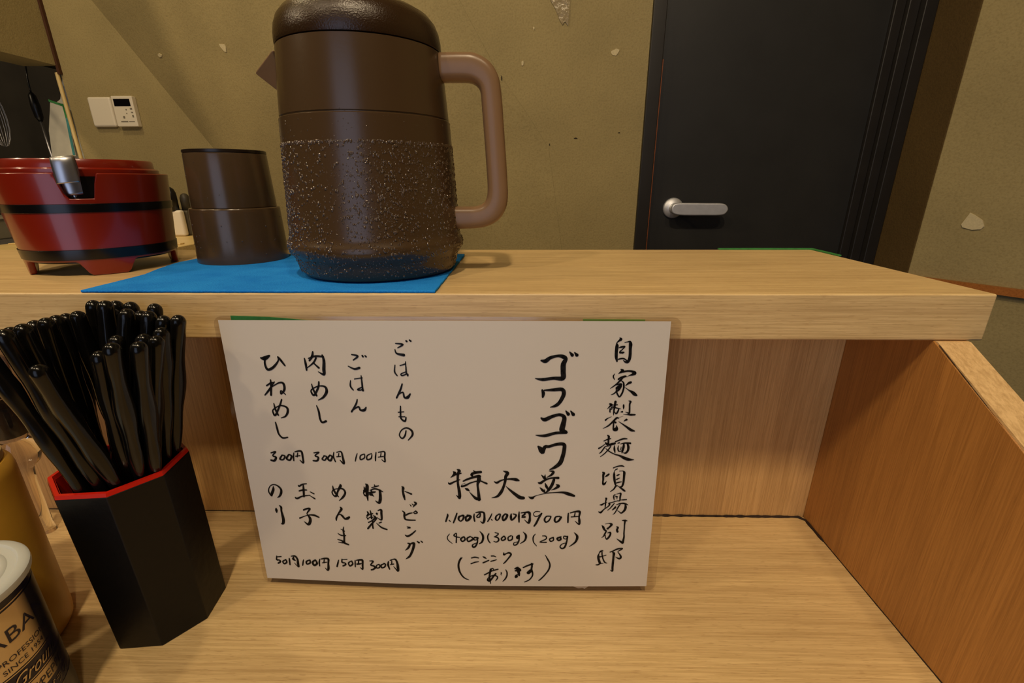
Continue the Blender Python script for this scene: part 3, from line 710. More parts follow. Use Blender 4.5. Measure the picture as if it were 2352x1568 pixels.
# ---------------------------------------------------------------- laminated menu
XL0, XR0, XL1, XR1 = -.198, .0960, -.1985, .0965
def S(u, v, off=0.0):
    x = (XL0+(XR0-XL0)*u)*(1-v) + (XL1+(XR1-XL1)*u)*v
    yl = .2872-.0072*v; yr = .2872-.0102*v
    y = yl+(yr-yl)*u - .003*math.sin(PI*min(max(u, 0), 1))*v
    return Vector((x, y-off, .9697-.2085*v))
menu = empty('menu_sheet', (-.051, .2872, .9697), 'laminated white menu sheet with brush lettering hanging from the shelf front', 'menu')
def sheet(name, u0, u1, v0, v1, off, mat, nu=28, nv=18, rad=0.0, thick=0.0):
    V, Fc = [], []
    for j in range(nv+1):
        for i in range(nu+1):
            V.append(S(u0+(u1-u0)*i/nu, v0+(v1-v0)*j/nv, off))
    for j in range(nv):
        for i in range(nu): a = j*(nu+1)+i; Fc.append((a, a+nu+1, a+nu+2, a+1))
    o = link_mesh(name, mesh(name, V, Fc), mat, menu, smooth=True)
    if thick:
        s = o.modifiers.new('t', 'SOLIDIFY'); s.thickness = thick; s.offset = -1
    return o
sheet('paper', 0, 1, 0, 1, 0.0, M_PAPER)
# clear film, larger than the paper, with rounded corners
def film_sheet():
    u0, u1, v0, v1 = -.012, 1.024, -.012, 1.020; ru, rv = .020, .028
    pts = []
    for cu, cv, a0 in [(u1-ru, v0+rv, -90), (u1-ru, v1-rv, 0), (u0+ru, v1-rv, 90), (u0+ru, v0+rv, 180)]:
        for k in range(7):
            a = math.radians(a0+15*k); pts.append((cu+ru*math.cos(a), cv+rv*math.sin(a)))
    dense = []
    for a, b in zip(pts, pts[1:]+pts[:1]):
        n = max(1, int(max(abs(b[0]-a[0]), abs(b[1]-a[1]))/.04))
        for k in range(n): t = k/n; dense.append((a[0]+(b[0]-a[0])*t, a[1]+(b[1]-a[1])*t))
    m = len(dense)
    def clampin(p): return (min(max(p[0], .004), .996), min(max(p[1], .004), .996))
    V = [S(p[0], p[1], -.0005) for p in dense] + [S(*clampin(p), -.0005) for p in dense]
    Fc = [(i, (i+1) % m, m+(i+1) % m, m+i) for i in range(m)]
    o = link_mesh('laminate_border', mesh('laminate_border', V, Fc), M_FILM, menu, smooth=True)
    o['label'] = 'clear film border around the paper'
film_sheet()
INK = {
 'shop': """26196 1086 29 26288 1190 158 26152 1310 101 26030 1446 58 26056 1641 187 26034 2004 179 26048 2401 168 26118 2707 87
26546 1405 43 26730 1368 52 26874 1368 129 26929 1548 207 26929 1850 173 26944 2214 174 26921 2520 174 26819 2735 160 26659 2736 102 26506 2613 23
26179 1768 29 26349 1716 110 26563 1685 81 26444 1851 64 26281 2019 69 26271 2101 93 26401 2094 110 26545 2079 58 26435 2170 23
26197 2559 81 26397 2506 87 26573 2521 81 26786 2674 64
26414 3262 73 26537 3355 176 26397 3465 117 26256 3559 23
26513 3433 117 26860 3370 105 27155 3400 132 27339 3524 205 27170 3618 132 26969 3697 44 26829 3791 18
26036 3560 23 25941 3701 76 25949 3826 76 26024 3967 47
26280 3951 106 26449 3824 100 26707 3729 88 26797 3760 41 26597 3839 65 26431 4013 118 26210 4266 89 25984 4457 71 25771 4617 24
26432 4029 29 26617 4170 88 26666 4391 112 26662 4645 107 26578 4965 107 26429 5206 89 26284 5030 95 26195 4775 77 26182 4552 59
26186 4361 41 26389 4297 106 26494 4328 130 26341 4488 178 26199 4583 148
26502 4455 89 26352 4678 148 26184 4839 89 26015 4999 71 25840 5058 18
27118 4168 147 26975 4232 133 26766 4422 24
26742 4518 18 27038 4739 71 27254 4866 166 27443 5026 196 27582 5105 89
25801 5726 90 25925 5790 150 25826 5905 102 25656 6095 24
26000 5806 60 26329 5789 66
25894 6051 48 26009 5953 90 26313 6033 72 26556 6081 36
25835 6068 60 25846 6264 90 25860 6362 42
25840 6166 30 25957 6100 60 26015 6067 42
26181 5562 149 26152 5838 132 26122 6099 108 26107 6361 90 26109 6559 30
26437 6098 78 26361 6327 108 26262 6443 84 26163 6295 36
26743 5803 102 26753 5966 102 26755 6097 36
26600 6310 60 26690 6300 108 26571 6327 18
27058 5494 30 27196 5558 119 27148 5737 102 27163 6095 102 27165 6390 102 27055 6374 72 26886 6309 18
26762 6490 18 27034 6506 60 27275 6515 126 27561 6513 90
25579 6924 109 25723 6791 60 25988 6658 18
26504 6715 18 26770 6622 15
26477 6772 60 26340 6756 121 26184 6922 121 25985 7155 109 25754 7373 85 25429 7558 18
26159 7021 91 26285 7104 121
26148 7088 91 26142 7355 97 26163 7622 110 26288 7689 122 26389 7588 170 26343 7320 42
26224 7622 183 26357 7555 182
26824 7002 24 26998 6886 133 27060 6918 48
26477 7020 24 26809 7252 79 27127 7485 134 27383 7668 164 27615 7735 73
25775 8062 61 25872 8163 135 25862 8367 116 25867 8639 111 25861 8810 80
25553 8504 61 25747 8401 74 26018 8315 67
25668 8640 92 25796 8742 154 25902 8708 92
25683 8640 31 25832 8845 62
25227 9070 105 25406 8949 68 25642 8743 43
25951 8776 111 26103 8741 154 26315 8689 141
26079 8861 43 25683 8931 62 25567 9086 80 25396 9363 80 25262 9467 25
26080 8878 31 25966 9050 86 25823 9258 74 25619 9501 68 25367 9717 43
25705 9069 31 25948 9292 74 26332 9515 68 26710 9635 111 27030 9808 192 27348 9929 186 27722 9946 31
26293 8843 43 26309 9118 123 26371 9394 62
26339 8562 74 26577 8449 86 26876 8329 110 27136 8328 67
26498 8671 31 26619 8636 92
26716 8722 43 27019 8652 92 27388 8668 123
26571 8859 43 26553 9083 92 26611 9272 74 26751 9289 62
26761 8944 31 26767 9047 49 26714 9185 49
26939 8738 111 26932 8978 154 26872 9254 142 26853 9444 43
27191 8703 110 27270 8977 154 27242 9252 136 27099 9426 111 26927 9392 19
26321 10599 66 26521 10506 71 26735 10444 82 26926 10437 98 27088 10498 33
25573 10943 55 25673 11020 165 25641 11192 137 25656 11505 121 25642 11756 110 25690 11898 155 25798 11850 121 25899 11661 22
26034 11097 110 25903 11222 121 25771 11316 38
26599 10676 77 26480 10754 55 26405 10878 44 26406 11127 137 26437 11440 149 26479 11691 138 26549 11943 110
26760 10852 33 27006 10845 55 27109 10969 153 27113 11250 143 27109 11626 138 27084 11878 138 27001 12100 111 26862 12100 39
26590 11220 55 26696 11157 99 26803 11110 38
26554 11549 39 26660 11486 83 26833 11391 38
26569 11817 55 26759 11753 94 26963 11705 50
26721 12044 55 26583 12054 111 26458 12292 94 26208 12522 39
26736 12069 28 26953 12227 94 27128 12370 127 27245 12465 100
26487 12803 67 26482 12964 100 26524 13205 45
26486 12787 39 26569 12771 78
26663 12722 28 26923 12642 83 26968 12706 111 26942 12963 106 26932 13253 89 26765 13269 67
26632 12899 84 26719 12963 100 26771 12899 33
26671 13092 28 26727 13092 67
26999 13204 33 27179 13188 78 27415 13171 67
25901 13046 67 25960 13094 128 25928 13287 89 25921 13579 90 25902 13872 56
25538 13613 67 25664 13596 123 25826 13482 73 26018 13400 39
25439 14184 39 25598 14249 141 25719 14134 101 25851 13970 73 26093 13774 73 26223 13578 112 26162 13481 95 26354 13416 67 26628 13318 56 26877 13269 45
26554 13480 56 26425 13676 84 26269 13904 62 26095 14068 39
26701 13610 45 26919 13512 73 27197 13479 101 27425 13544 84 27557 13634 28
26653 13740 56 26630 13838 135 26445 14035 62
26993 13577 56 26877 13740 95 26754 14034 73 26628 14297 73 26495 14429 23
27341 13544 84 27386 13804 157 27318 14066 146 27107 14296 96 26960 14198 56 26798 14067 22
25745 15343 28 25852 15493 142 25963 15728 125 26111 15829 86
25995 15232 34 26247 15175 51 26450 15258 159 26348 15459 125 26158 15644 103 26273 15660 23
26111 15829 86 26009 16065 114 25934 16269 86 25783 16412 29
26045 16201 57 26086 16439 63 26177 16541 103 26311 16370 132 26413 16133 126 26390 15964 114 26206 15998 57
26817 15458 40 26935 15525 125 26875 15727 131 26928 15896 148
27197 14931 40 27366 14924 102 27567 14957 57
27423 14924 142 27402 15257 97 27409 15592 91 27406 15997 97 27427 16336 109 27391 16677 144 27360 16883 132 27194 16746 126 26892 16506 23
25927 17572 87 25771 17624 116 25664 17815 58 25618 18059 145 25662 18374 157 25763 18656 158
25736 18112 87 25909 18077 58 26193 17955 58
25876 17711 87 25905 17990 87 26011 18375 87 26140 18621 93 26304 18674 41
25479 18832 70 25625 18832 105 25824 18709 76 26028 18698 29
26469 17694 70 26667 17607 93 26891 17469 104 27117 17382 104 27390 17365 69 27240 17504 87 27047 17659 46 27205 17886 87 27307 18131 134 27228 18271 128 27081 18235 99 26899 18113 23
26674 17729 87 26766 17816 174 26755 18130 145 26741 18657 152 26735 19082 141 26738 19402 117 26572 19313 23""",
 'sizes': """15014 10987 61 15131 11108 218 15016 11281 148 14813 11457 35
15170 11255 61 15576 11102 70
14642 11905 88 14749 11968 141 15063 11800 105 15463 11621 61
15294 10812 61 15443 10908 200 15347 11178 166 15312 11573 149 15318 12020 149 15388 12569 194 15410 12973 195 15412 13175 89
15391 13125 177 15156 12901 27
16443 10871 43 16613 11040 174
16282 11240 61 16350 11141 174 16613 11040 174 16983 10987 165
16282 11216 131 16367 11313 131
15700 11741 88 15989 11589 131 16386 11436 148 16824 11308 174 16963 11355 61
15577 12166 132 15843 12087 132 16199 11884 96 16640 11729 87
15511 12167 26 15626 11991 22 15849 11888 22
15813 12338 44 15965 12411 176 16116 12534 62
16823 11357 218 16817 11653 262 16722 12001 149 16755 12450 158 16789 12903 194 16804 13257 203
16849 13205 177 16607 13158 203 16391 12958 132 16135 12634 35
16990 11725 87 17379 11919 131
17906 11740 44 18101 11837 148 18387 11661 105 18736 11558 78 19171 11530 157 19475 11576 217 19684 11649 87
18567 10898 43 18869 11041 217 18737 11337 191 18691 11732 166 18556 12230 166 18378 12632 202 18110 12962 150 17712 13083 26
18754 12128 26 19037 12425 131 19387 12748 202 19739 13022 246 20003 13070 220
21273 11194 43 21493 11438 173 21647 11560 87
21532 11168 43 21514 11364 130
21807 10863 43 22111 10920 155 21986 11165 147 21644 11388 35
21042 11811 61 21217 11835 174 21518 11610 130 21948 11435 104 22468 11417 173
21543 11858 61 21635 12105 166 21770 12354 105
21178 12208 44 21378 12431 166 21534 12631 44
21508 12355 44 21534 12606 88
22167 11557 173 22045 11954 191 21835 12353 175 21578 12655 61
22328 11952 44 22505 12075 200 22227 12301 113 21989 12402 26
20376 12966 44 20618 13065 193 20836 12912 61 21186 12784 44 21710 12655 61 22321 12601 70 22846 12598 149 23243 12722 228 23642 12871 149
14451 14475 54 14467 14630 126 14312 15129 99
14564 15020 72 14650 15123 63
15157 14410 90 15021 14828 117 14872 15224 90
15544 14611 90 15317 14693 135 15264 14928 117 15417 15072 90 15603 14870 117 15634 14610 134 15501 14560 54
16081 14602 107 15810 14711 134 15823 15023 135 16028 14915 162 16147 14653 161 15904 14553 90
16421 14442 71 16392 14701 107 16437 15066 99
16535 14336 62 16804 14281 116 17115 14328 125 17162 14690 134 17138 15003 161 17031 15214 108 16854 15059 36
16572 14647 72 16846 14384 89 16817 14695 89 16615 14724 90
17716 14398 53 17600 14684 98 17392 15078 81
17664 14892 72 17730 14969 63
18295 14417 62 18048 14575 98 17978 14835 125 18088 14964 90 18246 14780 98 18316 14468 107 18183 14418 45
18673 14412 89 18493 14673 134 18535 14959 125 18715 14827 143 18828 14514 151 18673 14412 89
19118 14408 80 19095 14667 152 19139 14926 116 19340 14768 116 19474 14507 116 19252 14406 71
19696 14221 62 19675 14609 125 19689 15103 89
19830 14323 62 20140 14269 107 20429 14292 178 20476 14654 134 20456 14966 179 20368 15176 116 20077 14891 27
20119 14398 133 19897 14685 71 20120 14657 134
19919 14555 89 20052 14450 62
21205 14209 53 20894 14196 62 20741 14393 53 20854 14599 62 21120 14545 71 21340 14337 89 21123 14753 134 20950 15171 134 20796 15434 99
22010 14591 80 21699 14593 89 21548 14854 116 21641 15088 107 21862 14956 98 22011 14643 89
22655 14588 89 22367 14641 98 22284 14901 134 22377 15084 107 22597 14952 134 22746 14665 151
23269 14326 80 23258 14689 116 23261 15105 98
23401 14300 71 23730 14195 106 24084 14194 159 24056 14634 107 24090 14946 160 24079 15259 116 23780 14999 36
23756 14298 71 23720 14557 89
23478 14636 71 24032 14582 71
14541 16199 45 14370 16480 64 14428 16747 64 14714 17038 37
15020 16120 64 14864 16309 91 15032 16440 91 15303 16488 55
15065 16145 73 15014 16950 91
15578 16429 109 15367 16621 118 15474 16833 100 15684 16668 118 15623 16428 91
16078 16393 100 15847 16558 109 15907 16825 100 16161 16713 127 16278 16550 109 16078 16393 64
16642 16517 136 16394 16468 91 16344 16656 91 16525 16680 64 16620 16491 64 16588 16921 109 16420 17275 119 16259 17305 128 16241 17116 82 16519 16949 46
16791 15929 36 16989 16218 136 17028 16538 145 16930 16861 127 16722 17026 55
17465 16131 81 17370 16372 91 17411 16693 91 17543 16932 73
17918 16019 63 18165 16122 81 17982 16337 81 17846 16392 54 18116 16469 100 18182 16682 109 18021 16845 82 17818 16794 54
18570 16329 99 18387 16518 100 18454 16705 100 18681 16568 109 18615 16329 81
19112 16270 81 18886 16432 90 18930 16699 100 19179 16589 100 19202 16322 90
19699 16237 108 19519 16372 90 19586 16505 136 19699 16264 90 19677 16718 100 19519 17042 100 19314 17098 73 19314 16910 64 19609 16799 45
19991 15942 36 20195 16232 144 20130 16660 118 19791 16959 45
20893 16120 45 20738 16388 90 20764 16816 72 20995 17164 45
21413 16276 54 21661 16301 81 21688 16541 81 21240 16812 72 21715 16836 91
22227 16404 90 21959 16539 99 22030 16753 81 22232 16645 90 22227 16431 81
22789 16348 90 22522 16483 135 22616 16670 108 22772 16562 135 22722 16375 108
23262 16346 108 23013 16294 81 22995 16481 72 23177 16534 63 23283 16293 81 23188 16909 118 23062 17287 127 22860 17369 100 22743 17208 82 22873 16991 63 23142 16882 45
23745 15972 36 23982 16317 162 23863 16799 136 23423 17205 45""",
 'toppings': """8620 12096 63 8721 12220 197 8693 12524 224 8662 12881 198 8666 13188 135 8677 13470 72
8488 12326 45 8527 12630 162 8394 12862 72
8478 12682 180 8662 12626 224
8412 12913 63 8533 13063 135 8810 12979 63
9263 12132 45 9317 12282 107 9567 12226 71
9040 12389 63 9315 12307 71
8909 12620 63 9256 12485 107 9605 12579 98 9839 12726 54
8799 12852 117 9005 12796 162 9279 12739 90
9050 12541 54 8900 12977 117 9035 12974 135
8880 12952 63 9136 13099 63
9625 12604 161 9624 13011 189 9581 13421 207 9472 13656 163 9216 13482 36
8490 14804 110 8661 14667 91 8942 14580 73
8545 14435 91 8600 14590 110 8444 14805 46
8457 14910 64 8535 15066 92
8512 15067 46 8709 14903 73 8938 14896 55
8760 14324 64 8805 14584 109 8814 15005 119
8951 14738 55 9098 14891 137 8897 15108 64
9238 14572 155 9246 14651 91
9351 14308 73 9582 14249 136 9580 14563 146 9547 15089 119 9318 14990 46
8555 15357 83 8844 15189 92 9233 14914 73 9126 15102 73 8773 15484 120 8461 15894 120
8883 15268 92 8837 15535 110 8856 15855 101
9331 15387 64 9521 15302 92
9147 15392 37 9484 15755 110 9883 15930 110
11253 12255 62 11335 12365 178 11301 12668 134 11355 13073 152 11403 13353 72
11428 12640 45 11903 12858 125
11737 13731 36 11819 13858 81
11898 13676 36 11982 13766 90
12064 13518 63 12191 13644 152 11948 13958 36
11139 14288 45 11287 14440 118 11268 14728 136 11318 14989 118 11586 15061 109 12062 15065 82
11386 14646 109 11621 14510 108 11873 14442 63
12130 14290 72 11989 14397 72 12050 14500 72 12235 14418 99 12132 14264 72
11412 15647 55 11613 15721 137
11426 15779 46 11588 15748 73
11227 16384 64 11405 16476 138 11690 16307 119 12030 15977 82
11365 17099 65 11521 17176 139 11385 17507 139 11139 17734 37
11521 17176 74 11827 17085 185 11752 17551 167 11533 18107 149 11379 18334 140 11134 18519 37
12090 16915 74 12222 17020 138
12368 16870 64 12477 16975 110
8334 18809 66 8602 18826 114 8383 19173 95 8589 19249 114 8719 19385 143 8562 19562 124 8390 19626 105
9027 19090 85 8829 19211 85 8833 19437 86 9052 19371 95 9094 19144 95
9458 19016 76 9212 19139 95 9215 19393 104 9459 19298 104 9524 19070 104 9415 18962 66
9779 18808 94 9732 19118 142 9820 19510 85
9929 18690 85 10100 18600 66 10335 18592 122 10452 18923 150 10471 19316 189 10447 19656 123 10147 19243 38
10045 18714 66 10012 19023 94
9900 19084 57 10163 19018 85
7354 18777 86 7641 18742 133 7780 18775 142 7750 19200 133 7713 19599 115 7552 19436 38
7317 19162 86 7582 19122 86
7495 18787 67 7439 19129 76
1771 12495 66 1730 12760 169 1555 13137 170 1507 13298 76 1368 12983 85 1418 12664 66 1623 12394 66 1912 12333 75 2169 12484 112 2317 12743 141 2260 13062 160 2089 13333 113 1935 13418 38
1697 14369 95 1696 14533 172 1691 14724 77
1974 14100 48 2094 14247 143 2070 14574 124 2101 15010 173 2106 15396 192 2027 15675 174 1878 15709 48
3652 12337 74 3712 12413 112 3965 12250 102 4273 12189 74
3658 12809 93 3949 12721 121 4228 12713 75
4024 12326 93 3999 12694 140 3946 13276 131
3292 13376 94 3431 13451 132 3832 13253 94 4404 13156 65
4464 12864 56 4724 13015 93
4401 13183 37 4741 13437 103
3770 14433 114 4021 14317 123 4257 14309 123 4053 14613 95 3984 14779 67 4156 15100 171 4138 15429 191 3962 15684 172 3684 15446 38
3389 15155 115 3694 15007 67 4093 14857 67 4517 14869 142 4851 15032 95
6193 12320 55 6227 12632 129 6372 12994 121 6531 13226 65
6736 12177 55 6768 12305 184 6539 12728 120 6354 13152 158 6174 13105 93 6088 12845 83 6227 12632 65 6559 12545 65 6925 12561 111 7054 12871 129 6854 13244 139 6544 13543 47
6554 14101 66 6630 14260 169 6378 14644 104 6172 15030 123 6148 15248 85
6237 14865 38 6464 14722 75 6638 14852 141 6801 15090 123 6992 15057 188 7144 14944 141
6632 15806 47 6576 16111 105 6589 16666 124 6536 17172 125
6397 16008 38 6662 16191 76
6140 16405 48 6362 16563 96 6717 16578 67
6059 16938 48 6404 17065 125 6575 17255 144 6850 17385 106
6103 17189 48 6434 17232 96 6584 17170 77
1091 18680 70 1037 19034 110 1232 19054 100 1310 19197 120 1112 19355 120
1077 18768 70 1430 18721 80
1760 18997 90 1514 19157 100 1579 19389 110 1800 19230 120 1764 18968 80
2051 18865 89 2042 19100 120 2026 19454 100
2229 18652 69 2528 18620 129 2688 18892 129 2681 19302 169 2686 19626 100 2390 19258 30
2415 18730 99 2365 18908 169 2498 19018 99
3165 18926 59 3104 19163 99 3030 19461 90
3641 18932 89 3375 19091 119 3393 19324 109 3656 19194 119 3666 18930 99
4085 18910 108 3862 19125 148 3949 19413 149 4193 19225 148 4110 18908 99
4465 18804 69 4380 19099 108 4377 19450 79
4564 18799 79 4865 18727 128 5128 18773 147 5081 19181 128 5041 19651 168 4956 19832 99 4786 19606 40
4802 18846 79 4743 19140 89
4620 19146 69 4971 19070 69
5926 18822 59 5849 19087 108 5737 19441 108
6204 18723 78 6173 19014 108 6409 19090 108 6418 19234 127 6210 19360 98
6198 18781 59 6591 18735 68
6942 18863 78 6680 19048 98 6749 19335 108 6986 19150 117 6942 18863 78
7215 18794 68 7187 19083 97 7170 19403 78
7312 18789 68 7561 18721 97 7697 18704 68
7482 18782 68 7430 19073 78
7306 19107 58 7664 19063 68""",
 'note': """15433 18287 44 15303 18377 131 15144 18773 124 15120 19168 132 15208 19608 118 15416 20003 103 15631 20198 81 15886 20304 29
16123 18295 87 16378 18225 102 16659 18285 80
16073 18818 87 16367 18681 87 16659 18619 51
16977 18149 43 17102 18234 123 17245 18339 36
16985 18714 102 17205 18601 94 17417 18489 87
17611 18096 87 17792 18093 94 17972 18164 36
17568 18573 80 17786 18505 87 18005 18423 51
18553 17781 50 18569 17952 144 18732 17864 86 18949 17789 122 19092 17946 123 18874 18316 101 18655 18623 94 18527 18755 73
17073 19812 95 17332 19652 95 17628 19449 95 18104 19287 87
17557 19295 146 17478 19694 132 17453 20139 125 17537 20630 44
17520 19318 73 17686 19205 73 17776 19314 73
17935 19687 110 17768 19911 125 17580 20226 125 17430 20385 125 17285 20276 96 17399 20051 73 17695 19868 88 17988 19908 95 18059 20084 95 17909 20355 44
17323 20231 88 17395 20319 110
18320 19548 37 18356 19636 88 18318 19769 37 18391 19835 22
18687 19323 51 18777 19542 95 18775 19852 102 18645 20165 95 18460 20391 51
19597 19048 51 19634 19311 255 19670 19575 182 19707 19841 110
19361 19226 73 19561 19180 218 19779 19310 146 19834 19441 36
19415 19402 109 19634 19355 218
19525 19931 183 19451 19999 110
19598 19753 73 19488 19843 146 19451 19977 183
19652 19487 95 19780 19707 29
20015 19110 94 20323 18931 109 20720 18775 130
20629 18711 87 20667 18950 123 20634 19258 124 20709 19521 109 20712 19831 102 20550 20144 88 20331 20324 81 20093 20438 51
20544 19346 146 20363 19569 168 20436 19612 146 20581 19434 182
21641 17945 29 21835 18333 101 21986 18680 101 22010 18985 116 21890 19381 102 21606 19825 95 21391 20093 95 21192 20295 66""",
 'rice': """2411 2578 75 2668 2615 256 3037 2417 105 2743 2615 105 2644 3008 121 2772 3403 152 3175 3241 151 3585 2766 90 3588 2492 75 3774 2765 135 3986 3117 91
2849 4138 76 2828 4526 123 2716 5262 124
2515 4570 92 2853 4364 107 3044 4362 92
3095 4281 61 2663 4853 123 2290 5267 77
2886 4647 61 3389 4359 92 3689 4396 138 3702 4842 138 3423 5172 93 3459 4926 77 3726 5210 62
2816 5881 62 2863 6339 125 2996 6758 110
3402 5584 93 3225 6000 109 2800 6760 126 2669 6594 110 2707 6341 78 3219 6042 78 3668 6161 125 3699 6495 141 3494 6835 110 3162 6967 47
2717 7313 79 2765 7783 127 2820 8214 111 3055 8514 112 3420 8464 80
5372 2598 75 5412 2989 135 5416 3422 106
5634 2596 60 6140 2438 120 6658 2473 105
6597 2357 90 6664 2746 165 6591 3374 196 6549 3731 151 6195 3535 45
5991 2129 89 5916 2439 149 5690 2752 105
6163 2554 105 5933 2907 105 5474 3264 45
5933 2907 75 6266 3258 120
5632 4419 61 5696 4822 107 5871 5268 123
6146 4253 91 6060 4657 122 5722 5229 123 5551 5068 107 5581 4823 77 6070 4576 76 6522 4612 122 6595 4976 168 6317 5386 138 5947 5596 46
5781 6010 62 5881 6467 124 5898 6970 125 6019 7264 125 6303 7175 141
8574 2308 74 8972 2421 119 8648 2695 75
8269 3126 60 8662 3320 120 9007 3239 150
9273 2381 104 9325 2458 104
9459 2380 74 9526 2457 104
8317 4155 61 8277 4556 106 8439 4837 76
8593 4033 60 9129 3949 75
9068 3791 60 9081 4308 106 9082 4871 106
9108 4589 61 8747 4793 106 8972 4832 76 9097 4710 61 9120 4871 106
8640 5526 77 8532 5855 108 8167 6438 108
8214 6355 62 8666 6060 108 8797 6306 123 9066 6303 169 9200 6095 77
11557 1528 59 12029 1602 117 11683 1831 59
11490 1947 59 11582 2215 103 12054 2328 177
12266 1351 103 12314 1396 103
12489 1297 88 12579 1372 103
11413 3028 60 11357 3499 90 11509 3773 75
11745 3065 60 12125 2946 89
12135 2791 59 12137 3337 89 12139 3651 105
12127 3494 60 11780 3653 75 11847 3771 75 12191 3651 90 12221 3769 105
11807 4367 90 11666 4768 121 11359 5377 106
11449 5174 61 11804 4969 91 11894 5332 122 12121 5330 182 12304 5086 91
11583 5988 76 11549 6483 107 11559 6899 108 11815 7105 123 11911 6812 77
11399 6443 77 11785 6398 61
11414 6775 62 11837 6771 62
11846 7821 78 11743 8204 109 11534 8421 94 11357 8167 78 11538 7782 78 11899 7608 93 12234 7816 124 12268 8155 124 11955 8544 62
2032 9723 81 2369 9627 113 2119 9945 81 2342 10074 130 2179 10347 147 1942 10308 114
2815 9885 97 2606 10203 114 2844 10242 97 3004 9970 113 2815 9885 81
3306 9830 97 3100 10147 130 3324 10276 114 3490 9960 129 3347 9829 81
3688 9688 64 3621 10001 97 3602 10315 81
3781 9598 81 4230 9545 129 4286 10032 129 4267 10480 114 4054 10260 49
3970 9683 64 3888 9996 81
3773 9954 65 4102 9902 81
5136 9659 64 5502 9607 96 5189 9879 80 5414 10008 113 5301 10278 129 5018 10284 97
5872 9865 80 5680 10136 97 5870 10221 97 6022 9951 96 5832 9866 80
6278 9813 96 6087 10083 129 6267 10257 129 6423 9943 112 6278 9813 96
6582 9586 64 6519 9941 96 6619 10339 80
6782 9583 64 7106 9533 96 7179 9972 128 7208 10461 145 6955 10199 48
6932 9668 64 6864 9934 64
6744 9937 64 7027 9905 64
8247 9643 48 8138 9954 80 8052 10266 64
8760 9678 64 8470 9815 80 8441 10125 96 8732 9987 80 8772 9722 64
9280 9625 63 8947 9807 80 8920 10116 96 9206 10023 96 9296 9713 64
9605 9532 63 9536 9885 95 9510 10194 80
9763 9529 63 10202 9479 95 10183 9917 111 10179 10271 96 9955 10098 40
9957 9570 63 9893 9878 64
9732 9908 64 10094 9849 63""",
 'gowagowa': """21131 2662 99 21414 2698 241 21728 2474 198 22219 2339 155 22573 2397 240 22753 2545 212 22601 2917 297 22601 3442 299 22578 3897 286 21970 3899 186 21257 3994 186 20755 3920 43
22986 2064 56 23168 2284 211
23303 2099 56 23471 2283 211
21232 4745 115 21308 4977 202 21276 5248 130
21376 4760 86 21988 4726 187 22563 4700 230 22680 5047 245 22441 5594 217 22158 5870 189 21797 5990 44
21189 6787 103 21447 6906 249 21956 6663 205 22465 6541 190 22763 6739 249 22704 7261 309 22642 7706 325 22942 7867 177 22204 7912 177 21467 8120 193 20836 8083 44
22859 6261 73 23034 6499 219
23187 6260 73 23378 6521 219
21018 8947 119 21261 9236 374 21338 9403 225 21481 8985 224 21779 8942 179 22297 8773 194 22782 8771 223 22829 9144 239 22733 9730 255 22558 10237 271 22188 10580 197 21851 10752 61""",
}
def ink(name, text):
    V, Fc = [], []
    for line in text.strip().split('\n'):
        q = list(map(int, line.split()))
        P = [(q[i]*1e-5, q[i+1]*1e-5, q[i+2]*1e-5) for i in range(0, len(q), 3)]
        D = catmull(P, 5)
        n = len(D); b = len(V)
        def put(x, z): V.append(S(x/.2942, z/.2085, .00025))
        L = []
        for i, (x, z, w_) in enumerate(D):
            w_ = max(w_*1.15, 6e-5)
            a = D[max(0, i-1)]; c = D[min(n-1, i+1)]
            tx, tz = c[0]-a[0], c[1]-a[1]; l = math.hypot(tx, tz) or 1; tx /= l; tz /= l
            L.append((x, z, w_/2, tx, tz))
        # ribbon with round ends
        x, z, h, tx, tz = L[0]; put(x-tx*h*.8, z-tz*h*.8)
        for x, z, h, tx, tz in L: put(x-tz*h, z+tx*h); put(x, z); put(x+tz*h, z-tx*h)
        x, z, h, tx, tz = L[-1]; put(x+tx*h*.8, z+tz*h*.8)
        Fc.append((b, b+1, b+2)); Fc.append((b, b+2, b+3))
        for i in range(n-1):
            a = b+1+3*i; Fc.append((a, a+3, a+4, a+1)); Fc.append((a+1, a+4, a+5, a+2))
        a = b+1+3*(n-1); e = a+3; Fc.append((a, e, a+1)); Fc.append((a+1, e, a+2))
        # round blots at the wide vertices so bends stay full
        for x, z, w_ in P:
            h = w_/2*1.08; c0 = len(V); put(x, z)
            for k in range(9): put(x+h*math.cos(2*PI*k/9), z+h*math.sin(2*PI*k/9))
            for k in range(9): Fc.append((c0, c0+1+k, c0+1+(k+1) % 9))
    o = link_mesh(name, mesh(name, V, Fc), M_INK, menu)
    return o
for k_, nm in [('shop', 'brush_lettering'), ('gowagowa', 'brush_lettering'), ('sizes', 'brush_lettering'), ('rice', 'brush_lettering'), ('toppings', 'brush_lettering'), ('note', 'brush_lettering')]:
    ink(nm, INK[k_])
def strip(name, pts, y0, y1, mat, label, cat):
    o = prism(name, pts, 'y', y0, y1, mat); return tag(o, label, cat)
strip('masking_tape', [(-.1906, .9720), (-.165, .9712), (-.150, .9700), (-.130, .9680), (-.130, .958), (-.1906, .958)], .28935, .28985, M_GREENTAPE, 'green masking tape peeking above the top left corner of the menu', 'tape')
strip('masking_tape', [(.040, .9704), (.0800, .9702), (.0800, .960), (.040, .960)], .28935, .28985, simple('faded_green_tape', lin((120, 150, 70)), 0.5), 'faded green tape sliver above the top right of the menu', 'tape')
strip('torn_tape', [(.030, .764), (.0525, .764), (.0530, .7575), (.0500, .7545), (.0485, .7555), (.0450, .7550), (.0400, .7575)], .27995, .28035, M_TAPEWHITE, 'torn white tape end sticking out below the menu', 'tape')

